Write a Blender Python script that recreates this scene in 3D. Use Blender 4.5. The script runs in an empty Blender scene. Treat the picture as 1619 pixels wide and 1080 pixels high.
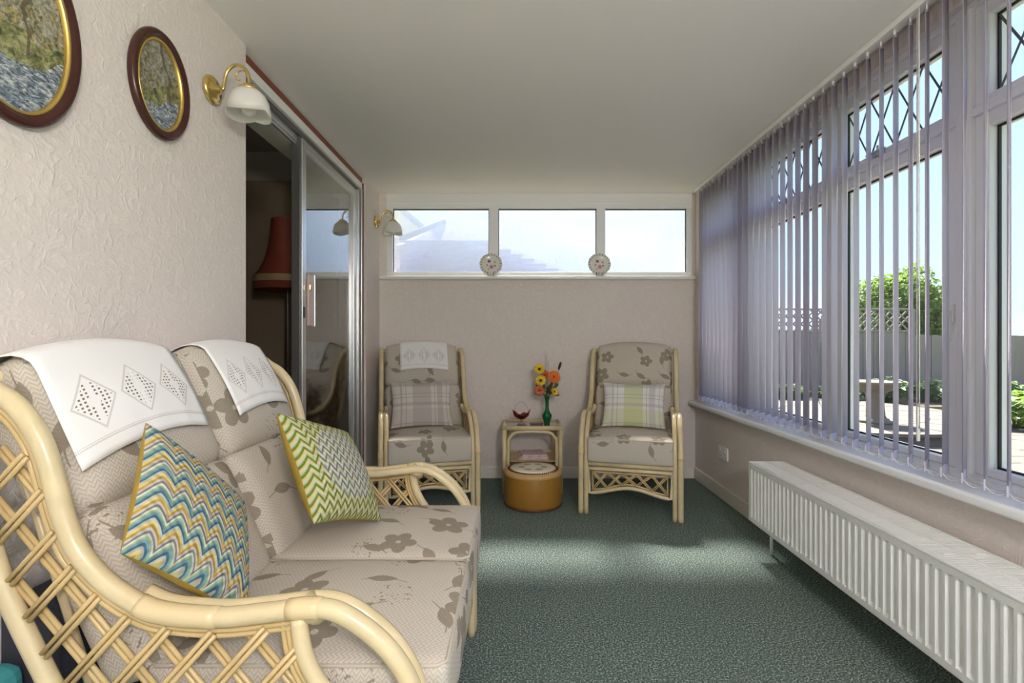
import bpy, bmesh, math, random
from mathutils import Vector, Matrix, Euler
random.seed(7)
R = math.radians
sc = bpy.context.scene
COL = sc.collection

# ------------------------------------------------------------------ camera
W_, H_ = 1619.0, 1080.0
FPX = 764.5                      # focal length in pixels (17 mm on 36 mm)
cam_d = bpy.data.cameras.new('camera'); cam = bpy.data.objects.new('camera', cam_d); COL.objects.link(cam)
cam_d.sensor_width = 36.0; cam_d.lens = FPX / W_ * 36.0
cam_d.shift_x = -(813 - W_ / 2) / W_; cam_d.shift_y = (541 - H_ / 2) / W_
cam_d.clip_start = 0.02
cam.location = (0, 0, 1.1); cam.rotation_euler = (R(90), 0, 0)
sc.camera = cam

# ------------------------------------------------------------------ light
SUN_ELEV, SUN_AZ = 52.0, 5.0     # azimuth from +Y towards +X
sun_d = bpy.data.lights.new('sun', 'SUN'); sun = bpy.data.objects.new('sun', sun_d); COL.objects.link(sun)
sun_d.energy = 14.0; sun_d.angle = R(6.5); sun_d.color = (1.0, 0.95, 0.86)
dirv = Vector((math.sin(R(SUN_AZ)) * math.cos(R(SUN_ELEV)), math.cos(R(SUN_AZ)) * math.cos(R(SUN_ELEV)), math.sin(R(SUN_ELEV))))
sun.rotation_euler = dirv.to_track_quat('Z', 'Y').to_euler(); sun.location = (2, 20, 20)

world = bpy.data.worlds.new('sky'); sc.world = world; world.use_nodes = True
SKY_STRENGTH = 0.66
wn = world.node_tree; wn.nodes.clear()
_o = wn.nodes.new('ShaderNodeOutputWorld'); _b = wn.nodes.new('ShaderNodeBackground'); _t = wn.nodes.new('ShaderNodeTexCoord')
_s = wn.nodes.new('ShaderNodeSeparateXYZ'); _r = wn.nodes.new('ShaderNodeValToRGB'); _n = wn.nodes.new('ShaderNodeTexNoise'); _m = wn.nodes.new('ShaderNodeMix')
_rc = wn.nodes.new('ShaderNodeValToRGB'); _mp = wn.nodes.new('ShaderNodeMapping')
_m.data_type = 'RGBA'
L = wn.links.new
L(_t.outputs['Generated'], _s.inputs[0]); L(_s.outputs['Z'], _r.inputs[0])
cr = _r.color_ramp; cr.elements[0].position = 0.0; cr.elements[0].color = (0.62, 0.76, 0.95, 1)
cr.elements[1].position = 1.0; cr.elements[1].color = (0.36, 0.54, 0.92, 1)
e = cr.elements.new(0.3); e.color = (0.50, 0.69, 0.97, 1)
L(_t.outputs['Generated'], _mp.inputs[0]); _mp.inputs['Scale'].default_value = (1, 1, 4)
L(_mp.outputs[0], _n.inputs['Vector']); _n.inputs['Scale'].default_value = 2.2; _n.inputs['Detail'].default_value = 6
L(_n.outputs[0], _rc.inputs[0]); _rc.color_ramp.elements[0].position = 0.46; _rc.color_ramp.elements[1].position = 0.72
L(_rc.outputs[0], _m.inputs[0]); L(_r.outputs[0], _m.inputs[6]); _m.inputs[7].default_value = (0.86, 0.9, 0.97, 1)
L(_m.outputs[2], _b.inputs[0]); _b.inputs[1].default_value = SKY_STRENGTH; L(_b.outputs[0], _o.inputs[0])

sc.view_settings.view_transform = 'Standard'; sc.view_settings.look = 'None'
sc.view_settings.gamma = 1.0; sc.view_settings.use_curve_mapping = False
sc.view_settings.exposure = 1.35
sc.cycles.use_denoising = True
sc.cycles.caustics_reflective = False; sc.cycles.caustics_refractive = False
sc.cycles.max_bounces = 12; sc.cycles.diffuse_bounces = 8; sc.cycles.transparent_max_bounces = 24

# ------------------------------------------------------------------ node maths helper
class E:
    """a float socket with arithmetic"""
    nt = None
    def __init__(s, sock): s.k = sock
    @staticmethod
    def op(o, *a):
        n = E.nt.nodes.new('ShaderNodeMath'); n.operation = o
        for i, x in enumerate(a):
            if isinstance(x, E): E.nt.links.new(x.k, n.inputs[i])
            else: n.inputs[i].default_value = x
        return E(n.outputs[0])
    def __add__(s, b): return E.op('ADD', s, b)
    __radd__ = __add__
    def __sub__(s, b): return E.op('SUBTRACT', s, b)
    def __rsub__(s, b): return E.op('SUBTRACT', b, s)
    def __mul__(s, b): return E.op('MULTIPLY', s, b)
    __rmul__ = __mul__
    def __truediv__(s, b): return E.op('DIVIDE', s, b)
    def lt(s, b): return E.op('LESS_THAN', s, b)
    def gt(s, b): return E.op('GREATER_THAN', s, b)
    def fr(s): return E.op('FRACT', s)
    def ab(s): return E.op('ABSOLUTE', s)
    def sin(s): return E.op('SINE', s)
    def cos(s): return E.op('COSINE', s)
    def mx(s, b): return E.op('MAXIMUM', s, b)
    def mn(s, b): return E.op('MINIMUM', s, b)
    def tri(s): return ((s.fr() - 0.5).ab()) * 2.0
    def band(s, c, w): return (s - c).ab().lt(w)

class Mat:
    def __init__(s, name):
        s.m = bpy.data.materials.new(name); s.m.use_nodes = True
        s.nt = s.m.node_tree; E.nt = s.nt
        s.p = s.nt.nodes['Principled BSDF']; s.out = s.nt.nodes['Material Output']
    def new(s, t): return s.nt.nodes.new(t)
    def link(s, a, b): s.nt.links.new(a.k if isinstance(a, E) else a, b)
    def uv(s):
        n = s.new('ShaderNodeUVMap'); n.uv_map = 'UVMap'; q = s.new('ShaderNodeSeparateXYZ'); s.link(n.outputs[0], q.inputs[0])
        return E(q.outputs[0]), E(q.outputs[1]), n.outputs[0]
    def xyz(s, which='Object'):
        n = s.new('ShaderNodeTexCoord'); q = s.new('ShaderNodeSeparateXYZ'); s.link(n.outputs[which], q.inputs[0])
        return E(q.outputs[0]), E(q.outputs[1]), E(q.outputs[2]), n.outputs[which]
    def noise(s, vec, scale, detail=3, rough=.5, dist=0.0, stretch=None):
        n = s.new('ShaderNodeTexNoise'); n.inputs['Scale'].default_value = scale; n.inputs['Detail'].default_value = detail
        n.inputs['Roughness'].default_value = rough; n.inputs['Distortion'].default_value = dist
        if stretch:
            mp = s.new('ShaderNodeMapping'); mp.inputs['Scale'].default_value = stretch; s.link(vec, mp.inputs[0]); vec = mp.outputs[0]
        s.link(vec, n.inputs['Vector']); return n
    def ramp(s, fac, stops, const=False):
        n = s.new('ShaderNodeValToRGB'); c = n.color_ramp
        if const: c.interpolation = 'CONSTANT'
        while len(c.elements) < len(stops): c.elements.new(0.5)
        for el, (p, col) in zip(c.elements, stops): el.position = p; el.color = (*col, 1)
        s.link(fac, n.inputs[0]); return n.outputs[0]
    def mix(s, f, a, b):
        n = s.new('ShaderNodeMix'); n.data_type = 'RGBA'
        for x, i in ((f, 0), (a, 6), (b, 7)):
            if isinstance(x, E): s.link(x, n.inputs[i])
            elif isinstance(x, (int, float)): n.inputs[i].default_value = x
            elif isinstance(x, tuple): n.inputs[i].default_value = (*x, 1)
            else: s.link(x, n.inputs[i])
        return n.outputs[2]
    def bump(s, h, strength=.3, dist=.01):
        n = s.new('ShaderNodeBump'); n.inputs['Strength'].default_value = strength; n.inputs['Distance'].default_value = dist
        s.link(h, n.inputs['Height']); s.link(n.outputs[0], s.p.inputs['Normal'])
    def col(s, c):
        if isinstance(c, tuple): s.p.inputs['Base Color'].default_value = (*c, 1)
        else: s.link(c, s.p.inputs['Base Color'])
    def fin(s, rough=.5, metal=0, spec=.5):
        s.p.inputs['Roughness'].default_value = rough; s.p.inputs['Metallic'].default_value = metal
        s.p.inputs['Specular IOR Level'].default_value = spec
        return s.m

def plain(name, c, rough=.5, metal=0, spec=.5, var=.0, scale=12, bump=0, bscale=60, stretch=None):
    m = Mat(name)
    if var or bump:
        x, y, z, v = m.xyz()
        if var:
            n = m.noise(v, scale, 4, stretch=stretch)
            m.col(m.mix(E(n.outputs[0]), tuple(max(0, k * (1 - var)) for k in c), tuple(min(1, k * (1 + var)) for k in c)))
        else: m.col(c)
        if bump:
            n2 = m.noise(v, bscale, 3, stretch=stretch); m.bump(n2.outputs[0], bump, .004)
    else: m.col(c)
    return m.fin(rough, metal, spec)

MT = {}
def wallpaper(name, c):
    m = Mat(name); x, y, z, v = m.xyz()
    n = m.noise(v, 26, 4, .55, 1.6); n2 = m.noise(v, 75, 2, .5, .8)
    n3 = m.noise(v, 5, 3)
    h = E(n.outputs[0]).mx(.46) + E(n2.outputs[0]) * .22
    f = (E(n.outputs[0]) - .40) * 2.2
    m.col(m.mix(f.mx(0.0).mn(1.0), tuple(k * .93 for k in c), tuple(min(1, k * 1.04) for k in c)))
    m.bump(h, .55, .012)
    return m.fin(.8, 0, .25)
MT['wallpaper'] = wallpaper('embossed_wallpaper', (.80, .725, .685))
MT['ceiling'] = plain('ceiling_paint', (.88, .85, .82), .9, spec=.2)
MT['white_paint'] = plain('white_gloss_paint', (.84, .83, .81), .3)
MT['cream_paint'] = plain('cream_gloss_paint', (.80, .76, .68), .35)
MT['upvc'] = plain('white_upvc', (.84, .84, .86), .3)
MT['sill'] = plain('glossy_white_sill', (.86, .87, .90), .12)
MT['gasket'] = plain('black_gasket', (.02, .02, .02), .6)
MT['lead'] = plain('lead_strip', (.13, .15, .16), .5, .3)
MT['aluminium'] = plain('brushed_aluminium', (.62, .62, .62), .32, .85)
MT['dark_alu'] = plain('dark_aluminium', (.16, .155, .15), .4, .6)
MT['mahogany'] = plain('mahogany_trim', (.22, .055, .025), .35, var=.2, scale=6)
MT['frame_wood'] = plain('picture_frame_wood', (.055, .013, .008), .22, var=.25, scale=9)
MT['brass'] = plain('polished_brass', (.80, .60, .22), .16, 1.0)
MT['gold'] = plain('gilt_band', (.72, .50, .14), .28, .9)
MT['soffit'] = plain('soffit_board', (.62, .60, .50), .6)
MT['plastic'] = plain('white_plastic', (.85, .84, .82), .3)
MT['dark'] = plain('dark_plastic', (.03, .03, .03), .4)
MT['pinkplate'] = plain('pink_handle_plate', (.68, .50, .46), .4)
def carpet():
    m = Mat('green_carpet'); x, y, z, v = m.xyz()
    n = m.noise(v, 150, 2, .7); n2 = m.noise(v, 2.2, 2)
    c = m.ramp(n.outputs[0], [(.30, (.028, .050, .045)), (.44, (.095, .140, .125)), (.54, (.185, .235, .215)), (.63, (.56, .61, .57))])
    c2 = m.mix(E(n2.outputs[0]) * .3, c, (.10, .17, .13))
    m.col(c2); m.bump(n.outputs[0], .9, .008)
    return m.fin(.95, 0, .1)
MT['carpet'] = carpet()
def cane(name, c, dark=.72):
    m = Mat(name); x, y, z, v = m.xyz()
    n = m.noise(v, 7, 4, .6, .5); n2 = m.noise(v, 90, 2)
    m.col(m.mix((E(n.outputs[0]) - .25) * 1.6, tuple(k * dark for k in c), c)); m.bump(n2.outputs[0], .06, .003)
    return m.fin(.27, 0, .5)
MT['cane'] = cane('varnished_cane', (.80, .66, .40))
MT['cane_strip'] = cane('lattice_cane', (.70, .51, .24))
MT['binding'] = cane('cane_binding', (.78, .62, .36), .85)
def floral():
    m = Mat('floral_upholstery'); u, v, vec = m.uv()
    base = m.noise(vec, 6, 3)
    chev = ((v * 95.0 + (u * 62.0).tri() * 1.1).fr() - .5).ab() * 2
    fine = m.noise(vec, 420, 2)
    bcol = m.mix(chev * .55 + E(fine.outputs[0]) * .4, (.42, .365, .30), (.72, .665, .585))
    def cells(scale, ox, rnd):
        mp = m.new('ShaderNodeMapping'); mp.inputs['Location'].default_value = (ox, ox * .7, 0); m.link(vec, mp.inputs[0])
        w = m.new('ShaderNodeTexVoronoi'); w.voronoi_dimensions = '2D'; w.inputs['Scale'].default_value = scale; w.inputs['Randomness'].default_value = rnd
        m.link(mp.outputs[0], w.inputs['Vector'])
        d = m.new('ShaderNodeVectorMath'); d.operation = 'SUBTRACT'; m.link(mp.outputs[0], d.inputs[0]); m.link(w.outputs['Position'], d.inputs[1])
        q = m.new('ShaderNodeSeparateXYZ'); m.link(d.outputs[0], q.inputs[0])
        cc = m.new('ShaderNodeSeparateColor'); m.link(w.outputs['Color'], cc.inputs[0])
        return E(q.outputs[0]), E(q.outputs[1]), E(cc.outputs[0]), E(cc.outputs[1])
    dx, dy, r1, r2 = cells(4.4, .37, .8)
    rad = E.op('SQRT', dx * dx + dy * dy); ang = E.op('ARCTAN2', dy, dx) + r2 * 6.28
    fl = rad.lt(((ang * 2.5).cos().ab() * .022 + .036) * (r2 * .35 + .80)) * rad.gt(.008) * r1.lt(.66)
    dx, dy, r1, r2 = cells(6.6, 1.91, .85)
    a = r2 * 6.28; p = dx * a.cos() + dy * a.sin(); q = dy * a.cos() - dx * a.sin()
    leaf = q.ab().lt(.0165 - p * p * 11.0) * r1.lt(.62)
    stem = (q + p * p * 4.0).ab().lt(.0016) * p.ab().lt(.065) * r1.lt(.62)
    dx, dy, r1, r2 = cells(4.1, 3.3, .8)
    rad = E.op('SQRT', dx * dx + dy * dy); dots = m.noise(vec, 95, 1)
    spray = rad.lt(.048) * E(dots.outputs[0]).gt(.62) * r1.lt(.6)
    hatch = m.noise(vec, 60, 2, stretch=(1, 9, 1))
    fcol = m.mix(E(hatch.outputs[0]), (.22, .18, .135), (.35, .30, .235))
    m.col(m.mix(fl.mx(leaf).mx(stem).mx(spray) * .92, bcol, fcol))
    m.bump(chev + E(fine.outputs[0]), .25, .003)
    return m.fin(.9, 0, .15)
MT['floral'] = floral()
MT['piping'] = plain('upholstery_piping', (.52, .46, .38), .9, bump=.3, bscale=300)
def linen():
    m = Mat('white_cutwork_linen'); u, v, vec = m.uv()     # metres; u across from the middle, v up from the front hem
    cu = (u + .165).mx(0.0).mn(.3299); du = ((cu / .11).fr() - .5) * .11; dv = v - .125
    s = du.ab() / .047 + dv.ab() / .066
    line = (s - 1.0).ab().lt(.055)
    ring = s.gt(.34) * s.lt(.86)
    gx = (u / .0095).fr(); gy = (v / .0095).fr()
    hole = ring * gx.band(.5, .24) * gy.band(.5, .24) * ((du.ab() - .006).gt(0.0))
    hem = (v - .036).ab().lt(.0018) + (v - .041).ab().lt(.0010)
    stitch = hem * (u / .004).fr().lt(.75)
    inpat = u.ab().lt(.165)
    w = m.noise(vec, 500, 1)
    c = m.mix(E(w.outputs[0]) * .2, (.86, .85, .84), (.78, .77, .76))
    c = m.mix(line * inpat * .55, c, (.50, .44, .38)); c = m.mix(hole * inpat, c, (.20, .15, .10)); c = m.mix(stitch * .6, c, (.45, .41, .36))
    m.col(c); m.bump(w.outputs[0], .1, .001)
    return m.fin(.85, 0, .15)
MT['linen'] = linen()
def flame():
    m = Mat('flame_stitch_wool'); u, v, vec = m.uv()
    t = v * 5.6 + ((u * 7.0 * math.pi).sin().ab()) * -.30 + (u * 7.0).tri() * .22 + u * .35
    c = m.ramp(t.fr(), [(0, (.07, .14, .22)), (.11, (.16, .30, .32)), (.22, (.28, .40, .24)), (.32, (.58, .58, .50)), (.42, (.20, .20, .195)), (.53, (.50, .45, .42)), (.64, (.45, .29, .06)), (.76, (.60, .50, .22)), (.88, (.44, .46, .38))], True)
    st = ((u * 95.0).sin() * (v * 95.0).sin())
    m.col(c); m.bump(st, .5, .004)
    return m.fin(.95, 0, .1)
MT['flame'] = flame()
def weave():
    m = Mat('zigzag_needlepoint_wool'); u, v, vec = m.uv()
    t = v * 12.0 + (u * 11.0).tri() * .85
    a = m.ramp(t.fr(), [(0, (.56, .52, .32)), (.26, (.50, .39, .10)), (.42, (.10, .17, .03)), (.60, (.20, .30, .07)), (.78, (.50, .50, .38))], True)
    b = m.ramp(t.fr(), [(0, (.58, .56, .46)), (.26, (.52, .44, .18)), (.42, (.11, .16, .23)), (.60, (.22, .28, .35)), (.78, (.55, .55, .50))], True)
    mid = ((u - .5) * (u - .5) + (v - .5) * (v - .5)).lt(.13)
    alt = (v * 7.5).fr().lt(.5)
    st = ((u * 110.0).sin() * (v * 110.0).sin())
    m.col(m.mix(mid * .8, a, b)); m.bump(st, .5, .004)
    return m.fin(.95, 0, .1)
MT['weave'] = weave()
MT['mustard'] = plain('mustard_velvet', (.36, .24, .035), .8, var=.2, scale=30)
def plaid(name, base, wide, wide2, line):
    m = Mat(name); u, v, vec = m.uv()
    w = m.noise(vec, 260, 2)
    c = m.mix(E(w.outputs[0]) * .3, base, tuple(k * .88 for k in base))
    c = m.mix(u.band(.50, .15) * .62, c, wide); c = m.mix((v.band(.47, .035) + v.band(.93, .05)).mn(1.0) * .5, c, wide2)
    c = m.mix(v.band(.20, .17) * .35, c, wide)
    c = m.mix((u.band(.80, .05) + u.band(.16, .018)).mn(1.0) * .5, c, wide2)
    ln = u.band(.24, .006) + u.band(.71, .006) + v.band(.70, .007) + v.band(.62, .007) + u.band(.92, .006) + v.band(.06, .006)
    c = m.mix(ln.mn(1.0) * .6, c, line)
    m.col(c); m.bump(w.outputs[0], .15, .002)
    return m.fin(.9, 0, .12)
MT['plaid_grey'] = plaid('grey_plaid_cotton', (.66, .61, .55), (.40, .36, .33), (.34, .30, .28), (.27, .25, .25))
MT['plaid_green'] = plaid('green_plaid_cotton', (.76, .74, .70), (.50, .54, .20), (.42, .41, .42), (.30, .32, .36))
def slatm():
    m = Mat('blind_fabric'); u, v, vec = m.uv()
    n = m.noise(vec, 260, 2, stretch=(1, .15, 1))
    cc = m.mix(E(n.outputs[0]), (.74, .70, .79), (.83, .80, .88))
    d = m.new('ShaderNodeBsdfDiffuse'); t = m.new('ShaderNodeBsdfTranslucent'); mx = m.new('ShaderNodeMixShader'); mx.inputs[0].default_value = .5
    m.link(cc, d.inputs[0]); m.link(cc, t.inputs[0]); m.link(d.outputs[0], mx.inputs[1]); m.link(t.outputs[0], mx.inputs[2]); m.link(mx.outputs[0], m.out.inputs[0])
    return m.m
MT['slat'] = slatm()
def glass(name, tint=(1, 1, 1), refl=1.0, ior=1.5, rough=0.0):
    m = Mat(name); f = m.new('ShaderNodeLayerWeight'); f.inputs[0].default_value = .5     # Schlick reflectance, the same on both faces of a pane
    t = m.new('ShaderNodeBsdfTransparent'); t.inputs[0].default_value = (*tint, 1); g = m.new('ShaderNodeBsdfGlossy'); g.inputs['Roughness'].default_value = rough
    mx = m.new('ShaderNodeMixShader'); k = ((E.op('POWER', E(f.outputs[1]), 5.0) * .95 + .045) * refl).mn(1.0)
    m.link(k, mx.inputs[0]); m.link(t.outputs[0], mx.inputs[1]); m.link(g.outputs[0], mx.inputs[2]); m.link(mx.outputs[0], m.out.inputs[0])
    return m.m
MT['glass'] = glass('clear_glass', (.97, .98, .98))
MT['door_glass'] = glass('sliding_door_glass', (.82, .84, .82), 2.6)
MT['table_glass'] = glass('table_glass', (.80, .86, .84), 2.0)
MT['ruby'] = glass('ruby_glass', (.55, .04, .05), 1.8)
MT['crystal'] = glass('crystal_glass', (.90, .90, .92), 2.0)
def frosted():
    m = Mat('frosted_glass'); x, y, z, v = m.xyz()
    n = m.noise(v, 34, 4, .7, .5, stretch=(3.6, 1, .30))
    t = m.new('ShaderNodeBsdfTransparent'); r = m.new('ShaderNodeBsdfRefraction'); r.inputs['IOR'].default_value = 1.22; r.inputs['Roughness'].default_value = .16
    b = m.new('ShaderNodeBump'); b.inputs['Strength'].default_value = .9; b.inputs['Distance'].default_value = .05; m.link(n.outputs[0], b.inputs['Height']); m.link(b.outputs[0], r.inputs['Normal'])
    r.inputs[0].default_value = (.97, .98, 1, 1)
    mx = m.new('ShaderNodeMixShader'); mx.inputs[0].default_value = .52
    m.link(t.outputs[0], mx.inputs[1]); m.link(r.outputs[0], mx.inputs[2]); m.link(mx.outputs[0], m.out.inputs[0])
    return m.m
MT['frosted'] = frosted()
def greenglass():
    m = Mat('green_vase_glass'); m.col((.005, .16, .045)); m.p.inputs['Transmission Weight'].default_value = .35
    return m.fin(.08)
MT['vase'] = greenglass()
def opal():
    m = Mat('opal_shade'); m.col((.90, .88, .85)); m.p.inputs['Subsurface Weight'].default_value = 0.0
    d = m.new('ShaderNodeBsdfTranslucent'); d.inputs[0].default_value = (.9, .88, .85, 1); mx = m.new('ShaderNodeMixShader'); mx.inputs[0].default_value = .35
    m.link(m.p.outputs[0], mx.inputs[1]); m.link(d.outputs[0], mx.inputs[2]); m.link(mx.outputs[0], m.out.inputs[0])
    return m.fin(.25)
MT['opal'] = opal()
MT['tan'] = plain('tan_leather', (.36, .18, .028), .38, var=.15, scale=5, bump=.1, bscale=120)
MT['tan_light'] = plain('pale_tan_leather', (.55, .34, .13), .45, var=.15)
MT['dark_stitch'] = plain('dark_lacing', (.10, .035, .02), .6)
def hide():
    m = Mat('painted_hide_top'); x, y, z, v = m.xyz()
    r = E.op('SQRT', x * x + y * y); a = E.op('ARCTAN2', y, x)
    pet = ((a * 3.0).cos().ab() * .055 + .03); w = m.noise(v, 45, 3)
    mot = r.gt(.035) * ((r - .075).ab().lt((a * 3.0).cos().ab() * .03 - .008))
    c = m.mix(E(w.outputs[0]) * .3, (.80, .74, .62), (.70, .62, .50))
    m.col(m.mix(mot * .8, c, m.ramp(w.outputs[0], [(.4, (.35, .20, .13)), (.5, (.45, .38, .22)), (.6, (.40, .12, .08))])))
    return m.fin(.55)
MT['hide'] = hide()
def china():
    m = Mat('floral_china'); x, y, z, v = m.xyz()
    c = (.78, .76, .70)
    r = E.op('SQRT', x * x + z * z); a = E.op('ARCTAN2', z, x)
    n = m.noise(v, 160, 2)
    rim = r.gt(.066) * (a * 22.0).sin().gt(.25) * r.band(.078, .008)
    cc = m.mix(rim * .7, c, (.22, .19, .15))
    for (px, pz, pr, k) in ((-.014, .026, .017, (.28, .10, .34)), (.004, -.022, .021, (.72, .20, .30)), (.032, -.012, .011, (.20, .30, .58)), (.030, .018, .012, (.50, .44, .10)), (-.03, -.006, .009, (.24, .36, .14)), (-.018, -.04, .007, (.3, .2, .12))):
        d = E.op('SQRT', (x - px) * (x - px) + (z - pz) * (z - pz)) + (E(n.outputs[0]) - .5) * .014
        cc = m.mix(d.lt(pr * .75), cc, k)
    m.col(cc); return m.fin(.15)
MT['china'] = china()
def painting(name, seed, split, ochre):
    m = Mat(name); x, y, z, v = m.xyz()      # local: y along wall, z up
    mp = m.new('ShaderNodeMapping'); mp.inputs['Location'].default_value = (seed, seed * 2, seed); m.link(v, mp.inputs[0]); v2 = mp.outputs[0]
    tr = m.noise(v2, 42, 8, .75, .8); fo = m.noise(v2, 95, 6, .75, .5); riv = m.noise(v2, 48, 6, .7, 1.2, stretch=(1, 1, 2.6)); wob = m.noise(v2, 9, 3)
    sky = m.ramp(fo.outputs[0], [(.35, (.30, .33, .34)), (.65, (.56, .57, .53))])
    leaves = m.ramp(fo.outputs[0], [(.36, (.02, .026, .012)), (.47, (.085, .095, .03)), (.54, ochre), (.64, (.46, .40, .22))])
    river = m.ramp(riv.outputs[0], [(.38, (.035, .045, .06)), (.47, (.13, .17, .22)), (.55, (.34, .38, .42)), (.63, (.68, .68, .64))])
    bank = m.ramp(tr.outputs[0], [(.38, (.04, .05, .02)), (.5, (.20, .21, .08)), (.60, (.44, .41, .22))])
    w = (E(wob.outputs[0]) - .5)
    cov = ((E(tr.outputs[0]) - .5) * 3.2 + .75 - (z * 1.6)).mx(0.0).mn(1.0)
    top = m.mix(cov, sky, leaves)
    hz = z + w * .16 - y * .25
    c = m.mix(hz.lt(split), top, bank); c = m.mix((hz + .05).lt(split), c, river)
    trunk = (y - .03 + w * .10 + z * .12).ab().lt(.0055) * z.gt(split - .03)
    c = m.mix(trunk * .8, c, (.10, .065, .045))
    m.col(c); m.bump(fo.outputs[0], .3, .003)
    return m.fin(.45)
MT['red_shade'] = plain('red_pleated_silk', (.17, .03, .016), .7, var=.2, scale=10)
MT['fringe'] = plain('lamp_fringe', (.15, .025, .015), .9, bump=.6, bscale=150, stretch=(8, 8, 1))
MT['braid'] = plain('gold_braid', (.26, .19, .08), .7, bump=.5, bscale=150)
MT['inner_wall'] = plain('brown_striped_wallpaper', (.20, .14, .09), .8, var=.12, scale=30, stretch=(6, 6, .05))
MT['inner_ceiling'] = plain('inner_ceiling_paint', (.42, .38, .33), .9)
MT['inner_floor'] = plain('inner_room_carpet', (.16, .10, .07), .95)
MT['dark_wood'] = plain('dark_polished_wood', (.05, .022, .014), .3)
MT['rad'] = plain('radiator_enamel', (.80, .80, .785), .28)
MT['fence'] = plain('weathered_fence_board', (.22, .19, .18), .85, var=.3, scale=3, stretch=(4, 4, .5))
MT['stone'] = plain('buff_cast_stone', (.14, .12, .09), .85, var=.18, scale=14, bump=.3, bscale=60)
MT['slab'] = plain('patio_slab_stone', (.095, .081, .064), .9, var=.2, scale=4, bump=.2, bscale=40)
MT['soil'] = plain('garden_soil', (.16, .12, .08), .95, var=.3, scale=5)
MT['lawn'] = plain('garden_ground', (.13, .18, .06), .95, var=.3, scale=2)
MT['bark'] = plain('bark', (.14, .10, .07), .9)
def leafm(name, a, b):
    m = Mat(name); x, y, z, v = m.xyz(); n = m.noise(v, 9, 3)
    c = m.mix(E(n.outputs[0]), a, b)
    t = m.new('ShaderNodeBsdfTranslucent'); m.link(c, t.inputs[0]); m.col(c); mx = m.new('ShaderNodeMixShader'); mx.inputs[0].default_value = .4
    m.link(m.p.outputs[0], mx.inputs[1]); m.link(t.outputs[0], mx.inputs[2]); m.link(mx.outputs[0], m.out.inputs[0])
    return m.fin(.5)
MT['leaf'] = leafm('shrub_leaf', (.07, .14, .015), (.22, .32, .05))
MT['hosta'] = leafm('hosta_leaf', (.09, .19, .02), (.28, .37, .085))
MT['bushleaf'] = leafm('border_leaf', (.07, .14, .04), (.18, .27, .11))
MT['sprig'] = leafm('sprig_leaf', (.05, .07, .02), (.18, .17, .05))
MT['yellow'] = plain('yellow_petal', (.80, .56, .04), .6, var=.15, scale=60)
MT['orange'] = plain('orange_petal', (.80, .20, .03), .6, var=.2, scale=60)
MT['rust'] = plain('rust_petal', (.60, .17, .07), .6, var=.4, scale=70)
MT['bulrush'] = plain('bulrush_brown', (.07, .02, .012), .9)
MT['stemg'] = plain('flower_stem', (.09, .11, .03), .7)
MT['rooftile'] = plain('purple_grey_roof_tile', (.34, .30, .36), .8, var=.2, scale=6)
MT['cream_render'] = plain('cream_render', (.74, .66, .42), .9)
MT['fascia'] = plain('dark_fascia_board', (.09, .08, .10), .6)
MT['brick'] = plain('neighbour_brick', (.42, .24, .18), .9, var=.2, scale=8)
MT['teal'] = plain('teal_canvas', (.06, .33, .36), .8)
MT['navy'] = plain('navy_canvas', (.035, .035, .05), .85)
MT['paper'] = plain('pink_print_paper', (.66, .50, .50), .6, var=.5, scale=40)
MT['brown_box'] = plain('brown_wood_box', (.10, .045, .03), .4)
MT['card'] = plain('cream_card', (.70, .66, .50), .7)

# ------------------------------------------------------------------ mesh helpers
def mesh(name, verts, faces, smooth=False, uvs=None):
    me = bpy.data.meshes.new(name); me.from_pydata([tuple(v) for v in verts], [], faces)
    if smooth: me.polygons.foreach_set('use_smooth', [True] * len(me.polygons))
    if uvs is not None:
        l = me.uv_layers.new(name='UVMap'); vi = [0] * len(me.loops); me.loops.foreach_get('vertex_index', vi)
        flat = [c for i in vi for c in uvs[i]]; l.data.foreach_set('uv', flat)
    me.update(); return me

def fixn(me):
    bm = bmesh.new(); bm.from_mesh(me); bmesh.ops.recalc_face_normals(bm, faces=bm.faces); bm.to_mesh(me); bm.free(); return me

def ob(name, me, mat, parent=None, loc=None, rot=None):
    o = bpy.data.objects.new(name, me); COL.objects.link(o)
    if mat is not None:
        m = MT[mat] if isinstance(mat, str) else mat
        if len(me.materials) == 0: me.materials.append(m)
    if parent: o.parent = parent
    if loc: o.location = loc
    if rot: o.rotation_euler = rot
    return o

def thing(name, label, cat, loc=(0, 0, 0), rot=(0, 0, 0), group=None, kind=None):
    o = bpy.data.objects.new(name, None); COL.objects.link(o); o.location = loc; o.rotation_euler = rot; o.empty_display_size = .1
    return tag(o, label, cat, group, kind)
def tag(o, label=None, cat=None, group=None, kind=None):
    if label: o['label'] = label
    if cat: o['category'] = cat
    if group: o['group'] = group
    if kind: o['kind'] = kind
    return o
def struct(o, label, cat=None):
    o['kind'] = 'structure'; o['label'] = label
    o['category'] = cat or o.name.split('_')[0]
    return o

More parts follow.
